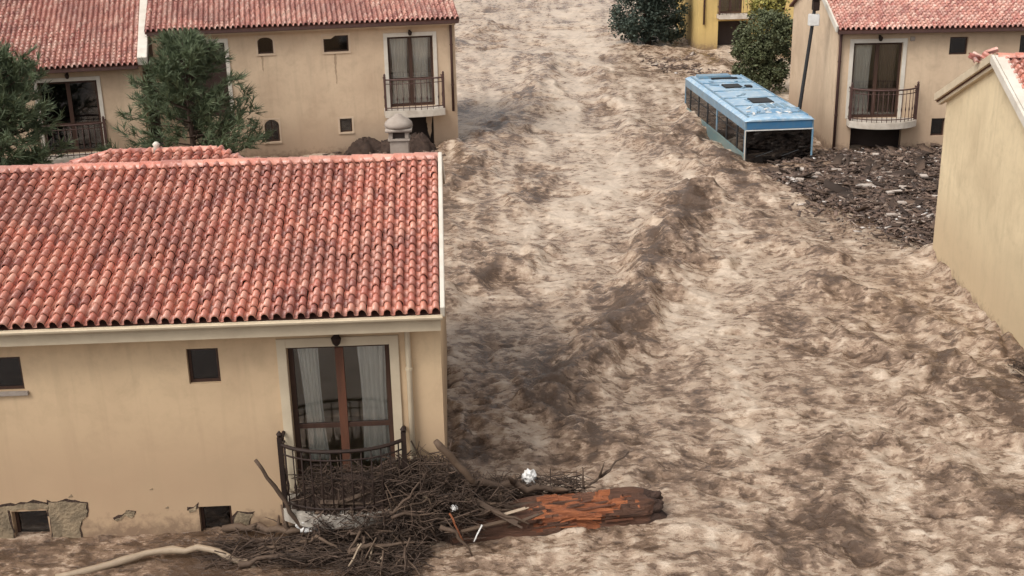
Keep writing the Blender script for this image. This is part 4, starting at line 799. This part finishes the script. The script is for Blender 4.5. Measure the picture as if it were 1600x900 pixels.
twigs('twig_tangle', 'dense mat of brown twigs heaped in and below the near balcony', [
    (-2.3, 15.82, .80, .78, .27, .24, 2300, .10, .6, .45), (-1.4, 15.82, .88, .45, .28, .32, 1100, .10, .7, .5), (-2.1, 15.38, .45, .85, .1, .2, 700, .1, .6, .7), (-2.4, 15.2, .08, 1.1, .25, .13, 900, .15, .9, .2), (-3.3, 15.35, .06, 1.1, .3, .10, 700, .2, 1.1, .15),
    (-1.0, 15.75, .52, .40, .35, .35, 1300, .10, .7, .5), (-.55, 16.0, .38, .45, .3, .32, 1100, .12, .8, .45), (.3, 16.45, .4, .7, .15, .16, 350, .15, .8, .25), (-2.0, 14.95, .06, .5, .3, .12, 420, .15, .8, .35)], 12)
mb = MB(); mound(mb, (-2.3, 15.75, .55), .95, .26, .5, 3); mound(mb, (-.7, 15.95, -.1), 1.0, .4, .6, 4); mound(mb, (-2.6, 15.7, -.15), 1.5, .4, .3, 6); mound(mb, (.7, 16.4, -.15), .8, .3, .28, 8)
o = tag(mb.build('mud_heap', MT['muck_and_rim_shade'], None, True), 'dark mud and pulp packed under the twigs at the near balcony', 'mud heap', None, 'stuff')
def stick(pts, r0_, r1_, label, mat='stick', group=None, name='branch', cat='branch', n=7, wob=.03, forks=0, sub=5):
    P_ = [Vector(p) for p in pts]; Q = []
    for a, b in zip(P_[:-1], P_[1:]):
        for k in range(sub): Q.append(a.lerp(b, k / sub))
    Q.append(P_[-1]); Q = [q + Vector((rnd.gauss(0, wob), rnd.gauss(0, wob), rnd.gauss(0, wob))) * (0.5 if i in (0, len(Q) - 1) else 1) for i, q in enumerate(Q)]
    m_ = len(Q); mb = MB(); mb.tube(Q, [(r0_ + (r1_ - r0_) * i / (m_ - 1)) * rnd.uniform(.85, 1.15) for i in range(m_)], n)
    for k in range(forks):
        i = rnd.randrange(1, m_ - 1); d = Vector((rnd.gauss(0, 1), rnd.gauss(0, .6), abs(rnd.gauss(0, .8)))).normalized(); l = rnd.uniform(.12, .4)
        mb.tube([Q[i], Q[i] + d * l * .5, Q[i] + d * l + Vector((0, 0, rnd.uniform(-.05, .05)))], [r1_ * 1.1, r1_ * .7, r1_ * .3], 5)
    return tag(mb.build(name, MT[mat], None, True), label, cat, group)
stick([(-3.66, 15.4, 1.50), (-3.3, 15.45, .78), (-3.0, 15.5, .15)], .028, .034, 'straight dark stick leaning diagonally left of the near balcony', wob=.008)
stick([(-1.13, 15.55, 1.66), (-.82, 15.6, 1.24), (-.62, 15.65, .95)], .05, .055, 'thick dark stick leaning on the right corner of the near house', wob=.01)
stick([(-6.5, 14.9, -.02), (-5.8, 15.12, .05), (-5.15, 15.3, .14), (-4.4, 15.28, .15), (-3.9, 15.1, .04), (-3.5, 14.95, -.1)], .06, .045, 'long pale curved log floating at the bottom left corner', 'stick_pale', name='log', cat='log', n=10, wob=.012, sub=4)
stick([(-4.4, 15.6, .03), (-3.2, 15.5, .12), (-2.1, 15.35, .16), (-1.2, 15.5, .15)], .045, .03, 'long brown branch lying in the water below the near balcony', forks=4)
stick([(-4.1, 15.25, .0), (-3.0, 15.15, .08), (-2.2, 15.1, .06)], .05, .025, 'wet brown branch lying nearest the pale curved log', forks=3)
stick([(-4.35, 15.95, .1), (-3.5, 15.75, .22), (-2.6, 15.5, .2)], .06, .04, 'thick brown branch against the wall right of the cellar window', forks=3)
stick([(1.75, 16.9, .75), (1.3, 16.6, .5), (1.05, 16.45, .38)], .012, .02, 'bare twig sticking up behind the torn orange log', forks=3, wob=.02)
stick([(1.0, 16.5, .7), (1.02, 16.4, .4)], .012, .02, 'short upright twig behind the middle of the torn orange log', wob=.01)
stick([(-.75, 15.9, .78), (.0, 16.1, .62), (.7, 16.3, .42)], .06, .05, 'dark plank like trunk lying behind the torn orange log', forks=3)
stick([(-.9, 15.7, .55), (-.2, 15.8, .45), (.5, 16.0, .4)], .05, .04, 'grey brown branch between the house corner and the torn log', forks=3)
stick([(-.95, 15.3, .65), (-.78, 15.2, .25)], .014, .014, 'thin reddish stick crossing the pile near the house corner', 'log_heart', wob=.008); stick([(-.5, 15.35, .42), (-.62, 15.25, .2)], .015, .012, 'short white stick leaning in the pile left of the torn log', 'plastic_white', wob=.004)
for k in range(14):      # fan of loose sticks below the balcony corner
    x = rnd.uniform(-2.25, -1.35); y = rnd.uniform(14.9, 15.25); a = rnd.uniform(-.9, .5) - pi / 2; l = rnd.uniform(.3, .75)
    stick([(x, y, rnd.uniform(.15, .5)), (x + cos(a) * l * .8, y + sin(a) * l * .6, rnd.uniform(-.02, .2))], rnd.uniform(.012, .022), rnd.uniform(.01, .018), 'thin loose stick in the fan spilling below the near balcony corner', 'stick_pale' if k % 3 == 0 else 'stick', 'loose sticks below the balcony', wob=.008, n=5, sub=3)
for k in range(34):
    x = rnd.uniform(-4.0, .7); y = rnd.uniform(15.0, 15.9) if x < -.6 else rnd.uniform(16.15, 16.6); a = rnd.gauss(0, .35); l = rnd.uniform(.5, 1.4); z = .12 + max(0, .4 - abs(x + 1.4) * .2)
    stick([(x, y, z * rnd.uniform(.5, 1.2)), (x + cos(a) * l * .5, y + sin(a) * l * .3, z + rnd.uniform(-.05, .15)), (x + cos(a) * l, y + sin(a) * l * .5, z * rnd.uniform(.3, 1))], rnd.uniform(.016, .05), .012, 'brown branch in the driftwood heap at the foot of the near house', 'stick', 'branches in the driftwood heap', forks=2, n=6, sub=3)
for k in range(16):
    x = rnd.uniform(-2.7, .1); y = rnd.uniform(15.4, 15.75); z = rnd.uniform(.35, .75) if x < -.9 else rnd.uniform(.3, .55); a = rnd.gauss(0, .7); e = rnd.gauss(0, .35); l = rnd.uniform(.15, .42)
    dx = Vector((cos(a) * cos(e), sin(a) * .5, sin(e))).normalized(); up = Vector((rnd.gauss(0, .4), -.6, 1)).normalized(); sd = dx.cross(up).normalized(); up = sd.cross(dx); q = MB()
    wd = rnd.uniform(.02, .055); q.obox((x, y, z), (dx * l, sd * wd, up * .012)); q.obox(Vector((x, y, z)) + dx * l * 1.12 + sd * wd * .4, (dx * l * .14, sd * wd * .4, up * .009))
    tag(q.build('plank', MT['stick_pale' if k % 4 == 0 else 'stick'], None), 'broken plank wedged in the driftwood heap at the near balcony', 'plank', 'broken planks in the driftwood heap')
for k in range(12):
    x = rnd.uniform(-2.9, -.5); y = rnd.uniform(15.25, 15.6); a = rnd.gauss(0, .6); l = rnd.uniform(.5, 1.1); z = rnd.uniform(.3, .7)
    stick([(x, y, z), (x + cos(a) * l * .5, y + .05, z + rnd.uniform(-.05, .15)), (x + cos(a) * l, y + .1, z + sin(a) * l * .6)], rnd.uniform(.02, .04), .014, 'thicker bent branch lying across the twigs at the near balcony', 'stick', 'bent branches across the balcony twigs', forks=3, n=6, sub=3)
# the big torn log
LG = thing('torn_log', 'large uprooted log with torn orange wood lying in the flood by the house corner', 'log', (0, 0, 0))
def log_body():
    A = Vector((-1.0, 15.72, .08)); B = Vector((2.16, 16.2, .18)); n, m_ = 48, 110; d = (B - A).normalized(); s = d.cross(Vector((0, 0, 1))).normalized(); t = s.cross(d)
    rr = np.random.RandomState(2); ph = rr.rand(8) * 6; V = []; F = []; mi = []
    def rad(u_, a):
        base = .20 + .13 * min(1, u_ * 1.7) + .03 * sin(u_ * 5 + 1)
        k = 1 + .07 * sin(5 * a + ph[0] + 3 * u_) + .05 * sin(9 * a + ph[1] + u_ * 6) + .03 * sin(17 * a + ph[2] + 9 * u_) + .05 * sin(13 * u_ + ph[3])
        if u_ > .8: k *= 1 - .12 * (u_ - .8) / .2
        if u_ > .88: k *= 1 - .5 * ((u_ - .88) / .12) ** 2.2 + .16 * sin(5 * a + 1 + u_ * 9) * (u_ - .88) / .12
        return base * k
    def torn(u_, a):    # upper camera side, from the middle to near the root end
        e = sin(a * 1.0); f = (u_ - .36) / .52
        g_ = float(perlin(np.array([u_ * 7.0]), np.array([a * 5.0]), 61)[0]) * .5 + float(perlin(np.array([u_ * 16.0]), np.array([a * 14.0]), 62)[0]) * .3
        return min(f * 1.5, 1 - f) * 2.0 + (cos(a - .85) - .35) * 1.2 + g_ * 1.7 - .95 > 0 and 0 < f < 1
    for j in range(m_ + 1):
        u_ = j / m_; c = A + (B - A) * u_ + Vector((0, 0, .05 * sin(u_ * 3)))
        for i in range(n):
            a = 2 * pi * i / n; q = rad(u_, a) - (.035 + .02 * sin(i * 7.3 + j * .4) if torn(u_, a) else 0)
            V.append(c + (s * cos(a) + t * sin(a)) * q + d * (rr.normal(0, .006) + max(0, u_ - .9) * 1.3 * float(perlin(np.array([a * 1.7]), np.array([3.3]), 71)[0])))
    for j in range(m_):
        for i in range(n):
            F.append((j * n + i, j * n + (i + 1) % n, (j + 1) * n + (i + 1) % n, (j + 1) * n + i)); u_ = (j + .5) / m_; a = 2 * pi * (i + .5) / n
            mi.append(2 if u_ > .94 + .025 * sin(a * 3) else (1 if torn(u_, a) else 0))
    mb = MB(); k = len(V); V.append(A); V.append(B - d * .06)
    for i in range(n): F.append(((i + 1) % n, i, k)); mi.append(2); F.append((m_ * n + i, m_ * n + (i + 1) % n, k + 1)); mi.append(2)
    mb.add(V, F); mb.m = mi; mb.build('trunk', [MT['log_bark'], MT['log_heart'], MT['log_end']], LG, False)
    for k in range(34):
        u_ = rnd.uniform(.4, .85); a = rnd.uniform(.1, 1.7); c = A + (B - A) * u_ + (s * cos(a) + t * sin(a)) * rnd.uniform(.27, .31); l = rnd.uniform(.12, .42)
        q = MB(); q.obox(c, (d * l + t * rnd.uniform(-.03, .04), s * rnd.uniform(.006, .02), t * rnd.uniform(.004, .012))); q.build('splinter', MT[('log_heart', 'wood_red', 'log_bark', 'log_bark', 'log_heart')[k % 5]], LG)
    for k in range(13):
        a = rnd.uniform(0, 6.3); c = B - d * .12 + (s * cos(a) + t * sin(a)) * .17; e = c + d * rnd.uniform(.06, .14) + (s * cos(a) + t * sin(a)) * rnd.uniform(.0, .08)
        q = MB(); q.tube([c - d * .1, c, c.lerp(e, .6), e], [.05, .075, .06, .02], 8); q.build('root_stub', MT['log_end'], LG, True)
log_body()
# pale rubbish
def crumple(c, r_, label, seed, sq=(1, 1, 1), name='plastic_bag', cat='plastic bag', mat='plastic_white'):
    rr = np.random.RandomState(seed); bm = bmesh.new(); bmesh.ops.create_icosphere(bm, subdivisions=3, radius=1)
    for v in bm.verts:
        p = np.array(v.co); k = 1 + .35 * float(perlin(np.array([p[0] * 1.7 + seed]), np.array([p[1] * 1.7 + p[2] * 2]), seed)[0]) + .25 * float(perlin(np.array([p[0] * 4 + p[2] * 3]), np.array([p[1] * 4 - p[2]]), seed + 3)[0])
        v.co = Vector((p[0] * sq[0], p[1] * sq[1], p[2] * sq[2])) * r_ * k
    me = bpy.data.meshes.new(name); bm.to_mesh(me); bm.free(); me.materials.append(MT[mat]); o = bpy.data.objects.new(name, me); COL.objects.link(o); o.location = c
    return tag(o, label, cat)
crumple((.20, 16.5, .55), .12, 'white plastic bag snagged upright behind the torn log', 3, (.8, .8, 1.1)); crumple((-3.0, 15.55, .38), .17, 'crumpled white plastic sheet at the left foot of the near balcony', 5, (1.3, .7, .8)); crumple((-.9, 15.5, .62), .05, 'tiny white scrap in the driftwood at the house corner', 8)
BD = [(9.15, 36.2, .9), (9.75, 35.2, .7), (10.5, 35.0, .95), (11.15, 34.2, .8), (11.55, 34.7, .5), (9.5, 36.6, .5), (11.0, 33.0, .6), (10.4, 31.8, .6), (12.0, 39.0, .45), (10.9, 37.8, .5), (10.2, 37.0, .5), (12.6, 36.0, .6), (11.6, 36.4, .55), (10.9, 31.0, .5), (9.1, 37.2, .6), (12.2, 33.6, .5), (8.8, 35.9, .5)]
litter_field('floating_planks', 'larger brown planks and branches mixed into the raft beside the bus', DP, 420, .35, 1.1, 17, .16, 'twigs', z0=.1)
for k, (x, y, l) in enumerate(BD):
    q = MB(); a = rnd.uniform(-.5, .4); dx = Vector((cos(a), sin(a), rnd.uniform(-.05, .05))); s = Vector((-sin(a), cos(a), .15)); q.obox((x, y, .2), (dx * l * rnd.uniform(.18, .34), s * rnd.uniform(.03, .09), Vector((0, 0, .018))))
    tag(q.build('board', MT['board_pale'], None), 'pale board floating flat in the dark litter beside the bus', 'board', 'pale boards in the floating litter')
# scrub at the foot of the gable house
twigs('brushwood', 'dark wet brushwood caught at the foot of the gable wall', [(9.75, 20.9, .12, .35, .55, .14, 500, .15, .7, .4)], 33)
stick([(9.2, 21.1, .3), (9.6, 20.5, .18), (9.95, 20.1, .1)], .014, .012, 'thin pale stick on the brushwood at the foot of the gable wall', 'stick_pale', wob=.01)
